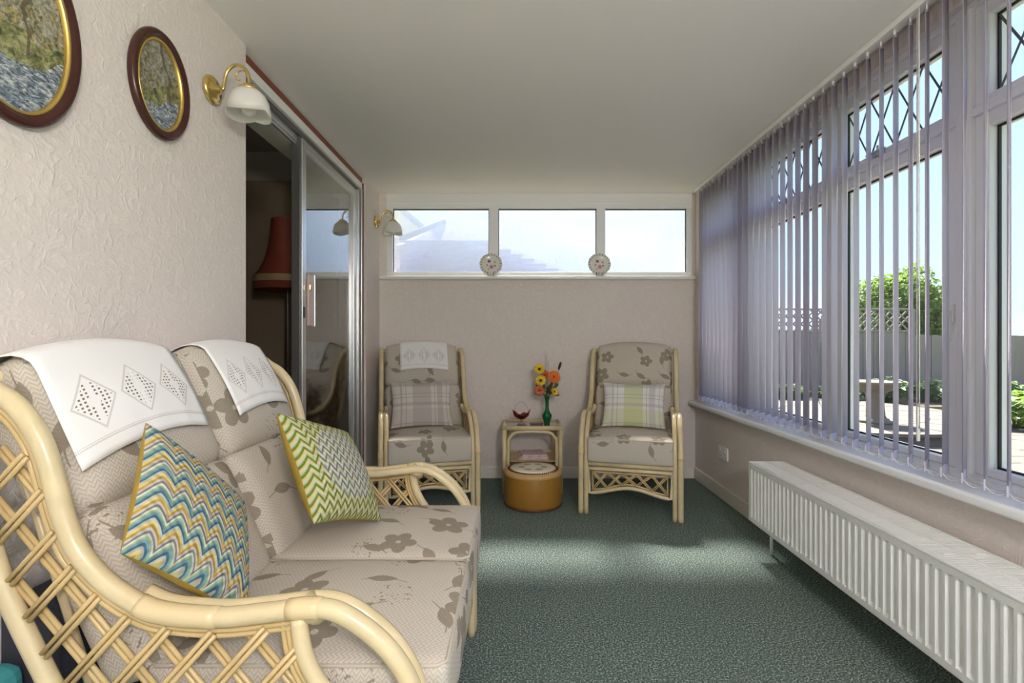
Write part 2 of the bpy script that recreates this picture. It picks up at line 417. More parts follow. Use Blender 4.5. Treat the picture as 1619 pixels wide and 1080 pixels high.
class MB:
    """collects simple solids into one mesh"""
    def __init__(s): s.v = []; s.f = []
    def box(s, a, b):
        x0, y0, z0 = a; x1, y1, z1 = b; n = len(s.v)
        s.v += [(x0, y0, z0), (x1, y0, z0), (x1, y1, z0), (x0, y1, z0), (x0, y0, z1), (x1, y0, z1), (x1, y1, z1), (x0, y1, z1)]
        s.f += [tuple(n + i for i in q) for q in ((0, 3, 2, 1), (4, 5, 6, 7), (0, 1, 5, 4), (1, 2, 6, 5), (2, 3, 7, 6), (3, 0, 4, 7))]
        return s
    def add(s, v, f):
        n = len(s.v); s.v += list(v); s.f += [tuple(n + i for i in q) for q in f]; return s
    def build(s, name, mat, parent=None, smooth=False, bevel=0, seg=2):
        me = mesh(name, s.v, s.f, smooth)
        o = ob(name, me, mat, parent)
        if bevel:
            b = o.modifiers.new('bevel', 'BEVEL'); b.width = bevel; b.segments = seg; b.limit_method = 'ANGLE'
        return o
def box(name, a, b, mat, parent=None, bevel=0): return MB().box(a, b).build(name, mat, parent, bevel=bevel)

def spline(pts, n=6):
    """Catmull-Rom through the points"""
    P = [Vector(p) for p in pts]; out = []
    for i in range(len(P) - 1):
        p0 = P[max(i - 1, 0)]; p1 = P[i]; p2 = P[i + 1]; p3 = P[min(i + 2, len(P) - 1)]
        for k in range(n):
            t = k / n
            out.append(.5 * ((2 * p1) + (p2 - p0) * t + (2 * p0 - 5 * p1 + 4 * p2 - p3) * t * t + (3 * p1 - p0 - 3 * p2 + p3) * t ** 3))
    out.append(P[-1]); return out

def tube_data(pts, r, seg=10, closed=False, caps=True):
    P = [Vector(p) for p in pts]; n = len(P); v = []; f = []
    rad = r if isinstance(r, (list, tuple)) else [r] * n
    T = []
    for i in range(n):
        a = P[(i - 1) % n] if (i or closed) else P[0]; b = P[(i + 1) % n] if (i < n - 1 or closed) else P[-1]
        d = b - a; T.append(d.normalized() if d.length > 1e-9 else Vector((0, 0, 1)))
    up = Vector((0, 0, 1)) if abs(T[0].z) < .9 else Vector((1, 0, 0))
    N = (up - T[0] * up.dot(T[0])).normalized()
    for i in range(n):
        if i:
            N = N - T[i] * N.dot(T[i]); N = N.normalized() if N.length > 1e-6 else Vector((1, 0, 0))
        B = T[i].cross(N)
        for k in range(seg):
            a = 2 * math.pi * k / seg; v.append(P[i] + (N * math.cos(a) + B * math.sin(a)) * rad[i])
    for i in range(n - 1 + (1 if closed else 0)):
        j = (i + 1) % n
        for k in range(seg):
            l = (k + 1) % seg; f.append((i * seg + k, i * seg + l, j * seg + l, j * seg + k))
    if caps and not closed:
        f.append(tuple(range(seg - 1, -1, -1))); f.append(tuple((n - 1) * seg + k for k in range(seg)))
    return v, f
def tube(name, pts, r, mat, parent=None, seg=10, closed=False, smooth_path=0):
    if smooth_path: pts = spline(pts, smooth_path)
    v, f = tube_data(pts, r, seg, closed); return ob(name, mesh(name, v, f, True), mat, parent)
def tubes(name, paths, r, mat, parent=None, seg=8):
    m = MB()
    for p in paths: m.add(*tube_data(p, r, seg))
    return m.build(name, mat, parent, smooth=True)

def lathe_data(prof, seg=32, scallop=None):
    v = []; f = []; n = len(prof)
    for i, (r, z) in enumerate(prof):
        for k in range(seg):
            a = 2 * math.pi * k / seg; v.append((r * math.cos(a), r * math.sin(a), z))
    for i in range(n - 1):
        for k in range(seg):
            l = (k + 1) % seg; f.append((i * seg + k, i * seg + l, (i + 1) * seg + l, (i + 1) * seg + k))
    return v, f
def lathe(name, prof, mat, parent=None, seg=32, loc=None, rot=None, caps=False):
    v, f = lathe_data(prof, seg)
    if caps:
        f.append(tuple(range(seg - 1, -1, -1))); f.append(tuple((len(prof) - 1) * seg + k for k in range(seg)))
    return ob(name, mesh(name, v, f, True), mat, parent, loc, rot)

def dup(o, parent=None, loc=None, rot=None):
    c = o.copy(); COL.objects.link(c); c.parent = parent
    if loc is not None: c.location = loc
    if rot is not None: c.rotation_euler = rot
    return c

def box_cushion(w, d, h, r=.03, puff=(.0, .0, .0), n=14, arch=0.0, off=(0, 0)):
    """rounded cushion centred at the origin; puff = bulge along x, y, z; arch lifts the +z edge in the middle"""
    bm = bmesh.new(); bmesh.ops.create_cube(bm, size=2); bmesh.ops.subdivide_edges(bm, edges=bm.edges, cuts=n, use_grid_fill=True)
    hw, hd, hh = w / 2, d / 2, h / 2
    for v in bm.verts:
        p = v.co.copy(); q = Vector((p.x * hw, p.y * hd, p.z * hh))
        # concentrate samples near the edges
        for a, s in enumerate((hw, hd, hh)):
            t = p[a]; q[a] = s * (math.copysign(1 - (1 - abs(t)) ** 1.5, t))
        inner = Vector([max(-s + r, min(s - r, q[a])) for a, s in enumerate((hw, hd, hh))])
        e_ = q - inner
        if e_.length > 1e-7: q = inner + e_.normalized() * min(r, e_.length if max(abs(e_.x), abs(e_.y), abs(e_.z)) < r - 1e-6 else r)
        u = q.x / hw; t = q.y / hd; s = q.z / hh
        q.z += math.copysign(puff[2] * (1 - u * u) * (1 - t * t), p.z) * abs(p.z)
        q.y += math.copysign(puff[1] * (1 - u * u) * (1 - s * s), p.y) * abs(p.y)
        q.x += math.copysign(puff[0] * (1 - t * t) * (1 - s * s), p.x) * abs(p.x)
        q.z += arch * (1 - u * u) * max(0, (s + 1) / 2)
        v.co = q
    bm.normal_update(); uvl = bm.loops.layers.uv.new('UVMap')
    for f in bm.faces:
        nrm = f.normal; a = max(range(3), key=lambda i: abs(nrm[i])); f.smooth = True
        for l in f.loops:
            c = l.vert.co
            uv = (c.x, c.z) if a == 1 else ((c.x, c.y + .31) if a == 2 else (c.y + .57, c.z))
            l[uvl].uv = (uv[0] + off[0], uv[1] + off[1])
    me = bpy.data.meshes.new('cushion'); bm.to_mesh(me); bm.free(); return me

def pillow(w, h, T, n=22, pinch=.07):
    """scatter cushion in local x (width), z (height), facing -y; slot 0 front, slot 1 back"""
    v = []; f = []; uv = []; mi = []
    for side in (0, 1):
        b = len(v)
        for j in range(n + 1):
            for i in range(n + 1):
                u = math.sin((2 * i / n - 1) * math.pi / 2); t = math.sin((2 * j / n - 1) * math.pi / 2)
                x = u * (1 - pinch * (1 - t * t) * abs(u)); z = t * (1 - pinch * (1 - u * u) * abs(t))
                th = T / 2 * max(0, (1 - u * u) * (1 - t * t)) ** .42
                v.append((x * w / 2, -th if side == 0 else th, z * h / 2)); uv.append(((u + 1) / 2, (t + 1) / 2))
        for j in range(n):
            for i in range(n):
                a = b + j * (n + 1) + i; q = (a, a + 1, a + n + 2, a + n + 1)
                f.append(q if side == 0 else q[::-1]); mi.append(side)
    me = mesh('pillow', v, f, True, uv)
    me.polygons.foreach_set('material_index', mi)
    bm = bmesh.new(); bm.from_mesh(me); bmesh.ops.remove_doubles(bm, verts=bm.verts, dist=1e-5); bm.to_mesh(me); bm.free()
    return me

# ================================================================== SETTING
XL, XR, YB, ZC = -1.09, 1.465, 3.915, 2.305
XD = -1.155                                             # plane of the sliding door
struct(box('floor', (-1.30, -1.4, -.06), (1.62, 4.1, 0), 'carpet'), 'dark green flecked fitted carpet across the room')
struct(box('ceiling', (-1.29, -1.4, ZC), (1.70, 4.1, ZC + .1), 'ceiling'), 'plain off-white flat ceiling of the sun room')
m = MB()
m.box((-1.29, -1.4, 0), (XL, 1.964, ZC)); m.box((-1.29, 3.56, 0), (XL, YB + .18, ZC)); m.box((-1.29, 1.964, 2.19), (-1.175, 3.56, ZC))
struct(m.build('wall_left', 'wallpaper'), 'cream embossed wallpaper wall with the sliding door opening')
m = MB()
m.box((XL, YB, 0), (1.62, YB + .18, 1.625)); m.box((XL, YB, 1.625), (-1.035, YB + .18, ZC)); m.box((1.44, YB, 1.625), (1.62, YB + .18, ZC))
struct(m.build('wall_back', 'wallpaper'), 'embossed wallpaper end wall below the high frosted window')
struct(box('trim_1', (-1.035, YB + .004, 2.225), (1.44, YB + .18, ZC), 'white_paint'), 'white board between the frosted window and ceiling', 'trim')
m = MB()
m.box((XR, -1.4, 0), (1.62, 4.1, .60)); m.box((1.47, -1.4, .60), (1.62, -1.23, ZC)); m.box((1.47, 3.76, .60), (1.62, YB, ZC))
m.box((1.485, -1.23, 2.225), (1.62, 3.76, ZC))
struct(m.build('wall_right', 'wallpaper'), 'embossed wallpaper wall under the long garden window')
m = MB()
m.box((-1.29, -1.5, 0), (-.75, -1.4, ZC)); m.box((1.25, -1.5, 0), (1.62, -1.4, ZC)); m.box((-.75, -1.5, 2.1), (1.25, -1.4, ZC))
struct(m.build('wall_front', 'wallpaper'), 'wallpapered wall with an added glazed doorway behind the viewer')
d2 = thing('door_added', 'unseen glazed double door added behind the viewer for daylight', 'door', (0.25, -1.45, 0), kind='structure')  # unseen glazing added in the end wall for extra daylight
for x0 in (-1.0, 0.0):
    box('door_frame', (x0, -.03, 0), (x0 + .08, .03, 2.1), 'upvc', d2); box('door_frame', (x0 + .92, -.03, 0), (x0 + 1.0, .03, 2.1), 'upvc', d2)
    box('door_rail', (x0 + .08, -.03, 0), (x0 + .92, .03, .12), 'upvc', d2); box('door_rail', (x0 + .08, -.03, 2.0), (x0 + .92, .03, 2.1), 'upvc', d2)
    box('pane', (x0 + .08, -.004, .12), (x0 + .92, .004, 2.0), 'glass', d2)
def skirting(name, a, b, label):
    o = MB().box(a, b).build(name, 'cream_paint', bevel=.006); struct(o, label, 'baseboard')
skirting('baseboard_back', (XL, YB - .018, 0), (XR, YB, .095), 'cream painted skirting board along the end wall')
skirting('baseboard_right', (XR - .018, -1.4, 0), (XR, YB - .018, .095), 'cream painted skirting board under the garden window')
skirting('baseboard_left', (XL, 3.545, 0), (XL + .018, YB - .018, .11), 'short cream skirting board on the pier by the sliding door')

# ---- back window (frosted, three panes)
w1 = thing('window_1', 'long high frosted window with three panes and white frame', 'window', (0, YB, 1.63), kind='structure')
def wb(name, x0, z0, x1, z1, y0, y1, mat, bev=.004): return box(name, (x0, y0, z0 - 1.63), (x1, y1, z1 - 1.63), mat, w1, bev)
wb('frame_head', -1.035, 2.185, 1.44, 2.225, .0, .07, 'upvc'); wb('frame_foot', -1.035, 1.63, 1.44, 1.668, .0, .07, 'upvc')
PX = [(-.985, -.205), (-.128, .668), (.737, 1.40)]
for x0, x1 in ((-1.035, -.985), (-.205, -.128), (.668, .737), (1.40, 1.44)): wb('mullion', x0, 1.668, x1, 2.185, .0, .07, 'upvc')
for x0, x1 in PX:
    p = wb('pane', x0, 1.668, x1, 2.185, .036, .042, 'frosted', 0)
    m = MB()
    for a, b in (((x0, .028, 2.176 - 1.63), (x1, .036, 2.185 - 1.63)), ((x0, .028, 1.668 - 1.63), (x1, .036, 1.671 - 1.63)), ((x0, .028, 1.668 - 1.63), (x0 + .005, .036, 2.185 - 1.63)), ((x1 - .005, .028, 1.668 - 1.63), (x1, .036, 2.185 - 1.63))): m.box(a, b)
    m.build('gasket', 'gasket', p)
box('sill', (-1.08, -.055, -.028), (1.455, .036, .0), 'white_paint', w1, .008)

# ---- garden window wall
w2 = thing('window_2', 'long garden window with white mullions and leaded top lights', 'window', (1.56, 0, .63), kind='structure')
BAY = [-1.17 + .70 * i for i in range(8)]  # bays behind the camera are unseen, added to let in more daylight
def gb(name, y0, z0, y1, z1, x0, x1, mat, bev=.005, par=None): return box(name, (x0, y0, z0 - .63), (x1, y1, z1 - .63), mat, par or w2, bev)
gb('frame_head', -1.20, 2.205, 3.76, 2.235, -.045, .06, 'upvc'); gb('frame_foot', -1.20, .63, 3.76, .665, -.045, .06, 'upvc')
for y in BAY: gb('mullion', y - .027, .66, y + .027, 2.21, -.05, .06, 'upvc')
lead_me = {}
for i in range(7):
    a, b = BAY[i] + .027, BAY[i + 1] - .027
    gb('transom', a, 1.845, b, 1.875, -.045, .06, 'upvc')
    for nm, z0, z1 in (('casement', .665, 1.845), ('top_light', 1.875, 2.205)):
        s = .046
        m = MB()
        for q in (((-.032, a, z0 - .63), (.035, a + s, z1 - .63)), ((-.032, b - s, z0 - .63), (.035, b, z1 - .63)), ((-.032, a + s, z0 - .63), (.035, b - s, z0 + s - .02 - .63)), ((-.032, a + s, z1 - s - .63), (.035, b - s, z1 - .63))): m.box(*q)
        fr = m.build(nm, 'upvc', w2, bevel=.004)
        ya, yb, za, zb = a + s, b - s, z0 + s - .02, z1 - s
        gb('pane', ya, za, yb, zb, .004, .010, 'glass', 0, fr)
        m = MB(); g = .006
        for q in (((-.004, ya, za - .63), (.004, ya + g, zb - .63)), ((-.004, yb - g, za - .63), (.004, yb, zb - .63)), ((-.004, ya, za - .63), (.004, yb, za + g - .63)), ((-.004, ya, zb - g - .63), (.004, yb, zb - .63))): m.box(*q)
        m.build('gasket', 'gasket', fr)
        if nm == 'top_light':
            k = 4; cw = (yb - ya) / k; ch = zb - za
            for c in range(k):
                for sg in (0, 1):
                    y0 = ya + c * cw; p0 = (.002, y0 + (cw if sg else 0), za - .63); p1 = (.002, y0 + (0 if sg else cw), zb - .63)
                    if sg not in lead_me: lead_me[sg] = mesh('lead_strip', *tube_data([(0, -cw / 2 if not sg else cw / 2, -ch / 2), (0, cw / 2 if not sg else -cw / 2, ch / 2)], .0042, 4))
                    o = ob('lead_strip', lead_me[sg], 'lead', fr, (.0, y0 + cw / 2, (za + zb) / 2 - .63))
            m = MB(); yc = (a + b) / 2 + .04
            m.box((-.045, yc - .03, z0 + .004 - .63), (-.032, yc + .03, z0 + .016 - .63)).box((-.058, yc - .05, z0 + .016 - .63), (-.044, yc + .05, z0 + .024 - .63)).box((-.05, yc - .012, z0 + .0 - .63), (-.036, yc - .002, z0 + .045 - .63))
            m.build('window_stay', 'aluminium', fr, bevel=.002)
        else:
            m = MB(); zc = 1.2
            m.box((-.046, a + .012, zc - .03 - .63), (-.032, a + .034, zc + .03 - .63)).box((-.058, a + .016, zc - .10 - .63), (-.046, a + .030, zc + .01 - .63))
            m.build('window_handle', 'plastic', fr, bevel=.003)
s_ = MB().box((-.162, -1.25, -.032), (-.04, 3.90 - .0, .003)).build('sill', 'sill', w2, bevel=.013, seg=4)

# ---- sliding door
d1 = thing('door_1', 'aluminium sliding glass door half open beside the sofa', 'door', (XD, 2.76, 0), kind='structure')
def db(name, y0, z0, y1, z1, x0, x1, mat, par=None, bev=.003): return box(name, (x0 - XD, y0 - 2.76, z0), (x1 - XD, y1 - 2.76, z1), mat, par or d1, bev)
db('head_frame', 1.966, 2.222, 3.558, 2.268, -1.175, -1.118, 'white_paint')
db('head_track', 1.966, 2.165, 3.558, 2.20, -1.172, -1.150, 'aluminium'); db('head_track', 1.966, 2.196, 3.558, 2.222, -1.172, -1.135, 'dark_alu')
db('head_track', 1.966, 2.150, 3.558, 2.165, -1.166, -1.156, 'aluminium')
db('floor_track', 1.966, .0, 3.558, .022, -1.20, -1.12, 'aluminium')
db('jamb', 3.525, .022, 3.558, 2.222, -1.175, -1.112, 'aluminium'); db('jamb', 3.505, .022, 3.525, 2.2, -1.17, -1.14, 'dark_alu')
db('jamb', 3.478, .022, 3.505, 2.2, -1.172, -1.120, 'aluminium')
leaf = db('door_leaf', 2.575, .03, 2.625, 2.19, -1.172, -1.128, 'aluminium')
db('stile', 2.558, .03, 2.575, 2.19, -1.180, -1.132, 'dark_alu', leaf)
db('stile', 3.415, .03, 3.478, 2.19, -1.172, -1.130, 'aluminium', leaf)
db('rail', 2.625, 2.14, 3.415, 2.19, -1.170, -1.130, 'aluminium', leaf); db('rail', 2.625, .03, 3.415, .10, -1.170, -1.130, 'aluminium', leaf)
db('pane', 2.625, .10, 3.415, 2.14, -1.156, -1.150, 'door_glass', leaf, 0)
db('handle_plate', 2.628, 1.19, 2.69, 1.47, -1.128, -1.116, 'pinkplate', leaf); db('handle_rim', 2.690, 1.185, 2.700, 1.475, -1.130, -1.108, 'aluminium', leaf)
db('latch', 2.63, 1.385, 2.655, 1.415, -1.116, -1.108, 'brass', leaf); db('lock', 2.585, 1.23, 2.605, 1.29, -1.129, -1.124, 'dark', leaf)
struct(box('trim_2', (-1.175, 1.966, 2.268), (-1.120, 3.558, ZC - .002), 'mahogany'), 'thin red-brown wooden strip above the sliding door', 'trim')
struct(box('trim_3', (-1.29, 1.966, 2.150), (-1.177, 3.558, 2.188), 'soffit'), 'pale boarded soffit inside the sliding door opening', 'trim')
struct(box('trim_4', (-1.174, 3.5585, 0), (-1.108, 3.563, 2.268), 'mahogany'), 'thin red-brown wooden strip beside the door jamb', 'trim')

# ---- room beyond the sliding door
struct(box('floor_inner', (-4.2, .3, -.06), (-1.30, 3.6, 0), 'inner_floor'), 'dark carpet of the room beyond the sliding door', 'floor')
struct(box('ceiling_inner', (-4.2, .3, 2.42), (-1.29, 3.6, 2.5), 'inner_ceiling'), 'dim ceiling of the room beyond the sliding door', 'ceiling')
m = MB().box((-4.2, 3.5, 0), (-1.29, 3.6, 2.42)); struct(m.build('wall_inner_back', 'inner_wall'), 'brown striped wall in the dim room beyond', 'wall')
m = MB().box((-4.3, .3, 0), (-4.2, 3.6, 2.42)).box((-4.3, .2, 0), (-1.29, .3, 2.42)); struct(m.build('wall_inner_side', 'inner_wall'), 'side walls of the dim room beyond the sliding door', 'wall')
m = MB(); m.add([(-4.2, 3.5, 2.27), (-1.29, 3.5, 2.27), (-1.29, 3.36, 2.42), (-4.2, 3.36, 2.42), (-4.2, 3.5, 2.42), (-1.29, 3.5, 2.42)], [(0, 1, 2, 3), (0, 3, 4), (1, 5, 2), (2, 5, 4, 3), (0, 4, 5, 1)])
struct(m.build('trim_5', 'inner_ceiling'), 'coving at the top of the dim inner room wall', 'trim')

# ================================================================== SEATING
SP = [(.075, 1.040), (.10, 1.030), (.124, 1.012), (.159, .990), (.192, .951), (.216, .904), (.236, .836), (.248, .790), (.274, .727), (.319, .674), (.375, .634), (.428, .613), (.529, .605), (.62, .614), (.70, .622), (.753, .610), (.815, .566), (.857, .515), (.882, .46), (.895, .40), (.900, .33), (.900, .16), (.900, 0)]
POLY = [(.15, .965), (.195, .89), (.222, .82), (.252, .725), (.30, .66), (.37, .612), (.45, .588), (.55, .580), (.635, .588), (.672, .575), (.69, .52), (.72, .47), (.77, .42), (.80, .36), (.33, .35), (.245, .487), (.15, .68), (.105, .85)]
def inside(p, poly):
    c = False; j = len(poly) - 1
    for i in range(len(poly)):
        (xi, yi), (xj, yj) = poly[i], poly[j]
        if (yi > p[1]) != (yj > p[1]) and p[0] < (xj - xi) * (p[1] - yi) / (yj - yi) + xi: c = not c
        j = i
    return c
def clip_lines(poly, ang, step, phase=0.0, minlen=.03):
    ca, sa = math.cos(ang), math.sin(ang); out = []
    for k in range(-60, 60):
        o = (k + phase) * step; run = None
        for i in range(0, 900):
            t = -1.2 + i * .004; p = (o * -sa + ca * t, o * ca + sa * t)
            if inside(p, poly):
                if run is None: run = [p, p]
                run[1] = p
            elif run:
                if math.dist(*run) > minlen: out.append(tuple(run))
                run = None
    return out

TH, ALPHA = .135, R(24.4)
BASE = (.405, .475)            # (d, z) of the lower front edge of the back cushion
def make_seat(name, label, cat, W, ncush, K, loc, rotz, seed):
    rnd = random.Random(seed)
    root = thing(name, label, cat, loc, (0, 0, rotz))
    hw = W / 2
    Y = lambda d: -(d - .45) * K
    P = lambda x, d, z: (x, Y(d), z)
    for s in (-1, 1):
        x = s * hw; xi = s * (hw - .034)
        sp = spline([P(x, d, z) for d, z in SP], 5)
        arm = tube('arm_frame', sp, .0175, 'cane', root, 12)
        tube('inner_post', spline([P(xi, d, z) for d, z in SP[10:]], 5), .0145, 'cane', root, 10)
        for (i0, i1) in ((51, 60), (67, 71), (93, 97)):
            tube('binding', [Vector(q) for q in sp[i0:i1 + 1]], .0192, 'binding', arm, 12)
        tube('binding', [P(s * (hw - .017), .703, .628), P(s * (hw - .017), .688, .600)], .026, 'binding', arm, 12)
        # border rods under the main tube
        def offs(dist):
            res = []
            for i in range(9, 69):
                t = (sp[i + 1] - sp[i]).normalized(); res.append(sp[i] + Vector((0, -t.z, t.y)) * dist)
            return res
        tubes('border_rods', [offs(.0235), offs(.0325)], .0052, 'cane_strip', root, 6)
        # reclined back post and leg
        tube('back_post', [P(x, .072, 1.035), P(x, .10, .83), P(x, .135, .68), P(x, .225, .487), P(x, .305, .335)], .0165, 'cane', root, 10, smooth_path=4)
        tube('back_leg', [P(x, .30, .345), P(x, .255, .20), P(x, .235, 0)], .0165, 'cane', root, 10, smooth_path=4)
        tube('side_rail', [P(x, .295, .335), P(x, .90, .335)], .015, 'cane', root, 8)
        br = spline([P(x, .672, .605), P(x, .680, .55), P(x, .70, .50), P(x, .745, .44), P(x, .82, .385), P(x, .895, .35)], 4)
        tube('arm_brace', br, .0150, 'cane', root, 10)
        tubes('brace_rods', [[Vector(q) + Vector((0, .020 * K, -.004)) for q in br[:14]], [Vector(q) + Vector((0, .029 * K, -.006)) for q in br[:14]]], .005, 'cane_strip', root, 6)
        for si, (ang, dx) in enumerate(((R(48), .006), (R(-50), -.006))):
            for (a, b) in clip_lines(POLY, ang, .066, .35 * si):
                t = Vector((b[0] - a[0], b[1] - a[1])).normalized(); nx, nz = -t.y * .0052, t.x * .0052
                tubes('lattice_strip', [[P(x + dx * s, a[0] + nx, a[1] + nz), P(x + dx * s, b[0] + nx, b[1] + nz)], [P(x + dx * s, a[0] - nx, a[1] - nz), P(x + dx * s, b[0] - nx, b[1] - nz)]], .0047, 'cane_strip', root, 6)
    # cross members
    tube('top_rail', [P(-hw, .075, 1.03), P(hw, .075, 1.03)], .0165, 'cane', root, 10)
    tube('back_rail', [P(-hw, .29, .34), P(hw, .29, .34)], .0165, 'cane', root, 10)
    tube('front_rail', [P(-hw + .03, .895, .322), P(hw - .03, .895, .322)], .0165, 'cane', root, 10)
    box('seat_base', (-hw + .03, Y(.88), .300), (hw - .03, Y(.30), .338), 'cane', root, .004)
    bw = hw - .052
    bars = [[P(-bw + bw * 2 * i / 12 * 1.0, .26 - .13 * 0, .42), P(-bw + bw * 2 * i / 12, .085, .98)] for i in range(0, 13, 2)]
    for q in bars: tube('back_bar', q, .008, 'cane', root, 6)
    # apron: frame with an arched foot, lattice crosses between
    zt = .292
    zb = lambda x: .135 + .045 * (math.cos(math.pi * x / bw) * .5 + .5)
    n = 24
    rim = [P(-bw, .895, zt), P(bw, .895, zt)] + [P(bw - 2 * bw * i / n, .895, zb(bw - 2 * bw * i / n)) for i in range(n + 1)]
    tube('apron_frame', rim, .0125, 'cane', root, 8, closed=True)
    cxm = lambda q, k: (q[0] * (1 - .018 * k / bw), q[1], zt - .02 * k - (zt - q[2]) * (1 - .0) + (.040 * k if q[2] < .25 else 0))
    ib = bw - .024
    irim = [P(-ib, .895, zt - .022), P(ib, .895, zt - .022)] + [P(ib - 2 * ib * i / n, .895, zb((ib - 2 * ib * i / n) * bw / ib) + .022) for i in range(n + 1)]
    tube('apron_border', irim, .0065, 'cane_strip', root, 6, closed=True)
    k = 5 if ncush == 1 else 9; cw = 2 * ib / k
    for i in range(k):
        x0 = -ib + i * cw; x1 = x0 + cw
        for sg in (0, 1):
            a, b = (x0, x1) if sg else (x1, x0)
            p0 = Vector(P(a, .895, zb(a * bw / ib) + .022)); p1 = Vector(P(b, .895, zt - .022))
            t = (p1 - p0).normalized(); nn = Vector((-t.z, 0, t.x)) * .0048; dy = Vector((0, .004 if sg else -.004, 0))
            tubes('apron_lattice', [[p0 + nn + dy, p1 + nn + dy], [p0 - nn + dy, p1 - nn + dy]], .0042, 'cane_strip', root, 6)
    # cushions
    cwid = (2 * hw - .075) / ncush
    out = []
    for i in range(ncush):
        xc = -hw + .0375 + cwid * (i + .5)
        d0, d1 = .36, .935; h = .155
        me = box_cushion(cwid - .006, (d1 - d0) * K, h, .022, (.0, .008, .022), off=(rnd.uniform(0, 9), rnd.uniform(0, 9)))
        sc_ = ob('seat_cushion', me, 'floral', root, (xc, Y((d0 + d1) / 2), .339 + h / 2))
        a, b = (cwid - .006) / 2 - .005, (d1 - d0) * K / 2 - .005
        def ring(z): return [(-a, -b, z), (a, -b, z), (a, b, z), (-a, b, z)]
        for z in (h / 2 - .007, -h / 2 + .007):
            pts = []
            q = ring(z)
            for j in range(4):
                p_, q_ = Vector(q[j]), Vector(q[(j + 1) % 4])
                for t in range(8): pts.append(p_.lerp(q_, .03 + .94 * t / 7))
            tube('piping', pts, .0042, 'piping', sc_, 6, closed=True)
        # back cushion in its own reclined frame: local y = -normal, z = along the recline
        fr = bpy.data.objects.new('back_cushion', None)
        lo_len, up_len = .345, .335
        org = Vector(P(xc, BASE[0], BASE[1])); rot = Euler((-ALPHA * K ** .0, 0, 0)); Rm = rot.to_matrix()
        bwid = cwid + (-.012 if ncush == 2 else .022)
        lo = box_cushion(bwid, TH, lo_len, .040, (.0, .028, .006), off=(rnd.uniform(0, 9), rnd.uniform(0, 9)))
        up = box_cushion(bwid, TH, up_len, .045, (.0, .030, .004), arch=.035, off=(rnd.uniform(0, 9), rnd.uniform(0, 9)))
        c0 = org + Rm @ Vector((0, TH / 2, lo_len / 2)); c1 = org + Rm @ Vector((0, TH / 2, lo_len - .012 + up_len / 2))
        bpy.data.objects.remove(fr)
        ob('back_cushion', lo, 'floral', root, c0, rot)
        hc = ob('head_cushion', up, 'floral', root, c1, rot)
        hb = bwid / 2 - .012
        tube('piping', [(u * hb, -TH / 2 + .014, up_len / 2 - .016 + .035 * (1 - u * u)) for u in [j / 10 - 1 for j in range(21)]], .0036, 'piping', hc, 6)
        out.append((xc, c1.copy(), rot, bwid, up_len))
    return root, out

def drape(seat, info, name, label, width, hang, shift, seed, skew=0.0):
    """white cloth over the top of a head cushion"""
    xc, c1, rot, bwid, L_ = info; rnd = random.Random(seed)
    nu, pts, g = 20, [], .009
    hb = bwid / 2; hh = L_ / 2; r = .05; hy = TH / 2
    def prof(u):
        top = hh + .035 * (1 - u * u)
        fb = lambda t: -(hy + .030 * (1 - u * u) * max(0, 1 - (t / hh) ** 2)) - g
        bb = lambda t: (hy + .030 * (1 - u * u) * max(0, 1 - (t / hh) ** 2)) + g
        q = []
        for i in range(6): t = top - r - .10 + .10 * i / 5; q.append((bb(t) , t))
        for i in range(1, 10):
            a = math.pi * i / 10; yb, yf = bb(top - r), fb(top - r); cyy = (yb + yf) / 2; q.append((cyy + (yb - yf) / 2 * math.cos(a), top - r + (r + g) * math.sin(a) ** .8))
        nf = 14
        for i in range(nf + 1): t = top - r - hang * i / nf; q.append((fb(t), t))
        return q
    verts, uvs, faces = [], [], []
    ph = rnd.uniform(0, 6)
    for i in range(nu + 1):
        s = i / nu * 2 - 1; x = shift + s * width / 2; q = prof(max(-1, min(1, x / hb)))
        n = len(q); acc = 0; ls = [0]
        for j in range(1, n): acc += math.dist(q[j], q[j - 1]); ls.append(acc)
        for j, (y, z) in enumerate(q):
            fold = .003 * math.sin(s * 7 + ph) * max(0, (j - 14) / (n - 14))
            verts.append((x + skew * (acc - ls[j]) * .0 + skew * max(0, j - 14) / (n - 14), y - abs(fold), z + skew * .25 * s * max(0, j - 14) / (n - 14))); uvs.append((s * width / 2 * (.36 / width), (acc - ls[j]) * 1.12))
    for i in range(nu):
        for j in range(n - 1): a = i * n + j; faces.append((a, a + 1, a + n + 1, a + n))
    o = ob(name, fixn(mesh(name, verts, faces, True, uvs)), 'linen')
    M = Matrix.LocRotScale(seat.location, seat.rotation_euler, None) @ Matrix.LocRotScale(c1, rot, None)
    o.matrix_world = M
    sm = o.modifiers.new('solid', 'SOLIDIFY'); sm.thickness = .0022; sm.offset = 1
    return tag(o, label, 'antimacassar', 'white embroidered chair back cloths')

sofa, si = make_seat('cane_sofa', 'two-seat cane sofa with floral cushions against the left wall', 'sofa', .98, 2, 1.0, (-.61, 1.36, 0), R(90), 3)
chairA, ca = make_seat('cane_armchair', 'cane armchair beside the sliding door with a cloth over its back', 'armchair', .61, 1, .90, (-.635, 3.455, 0), R(15), 11)
chairB, cb = make_seat('cane_armchair', 'cane armchair below the garden window corner with no cloth on its back', 'armchair', .61, 1, .90, (.835, 3.425, 0), R(-16), 23)
for c in (chairA, chairB): c['group'] = 'cane armchairs'
drape(sofa, si[0], 'antimacassar', 'large white cutwork cloth draped over the nearer sofa back', .37, .205, -.035, 1)
drape(sofa, si[1], 'antimacassar', 'white cutwork cloth over the farther sofa back by the door', .31, .20, .0, 2)
drape(chairA, ca[0], 'antimacassar', 'white cutwork cloth over the back of the armchair by the door', .36, .20, .01, 5)

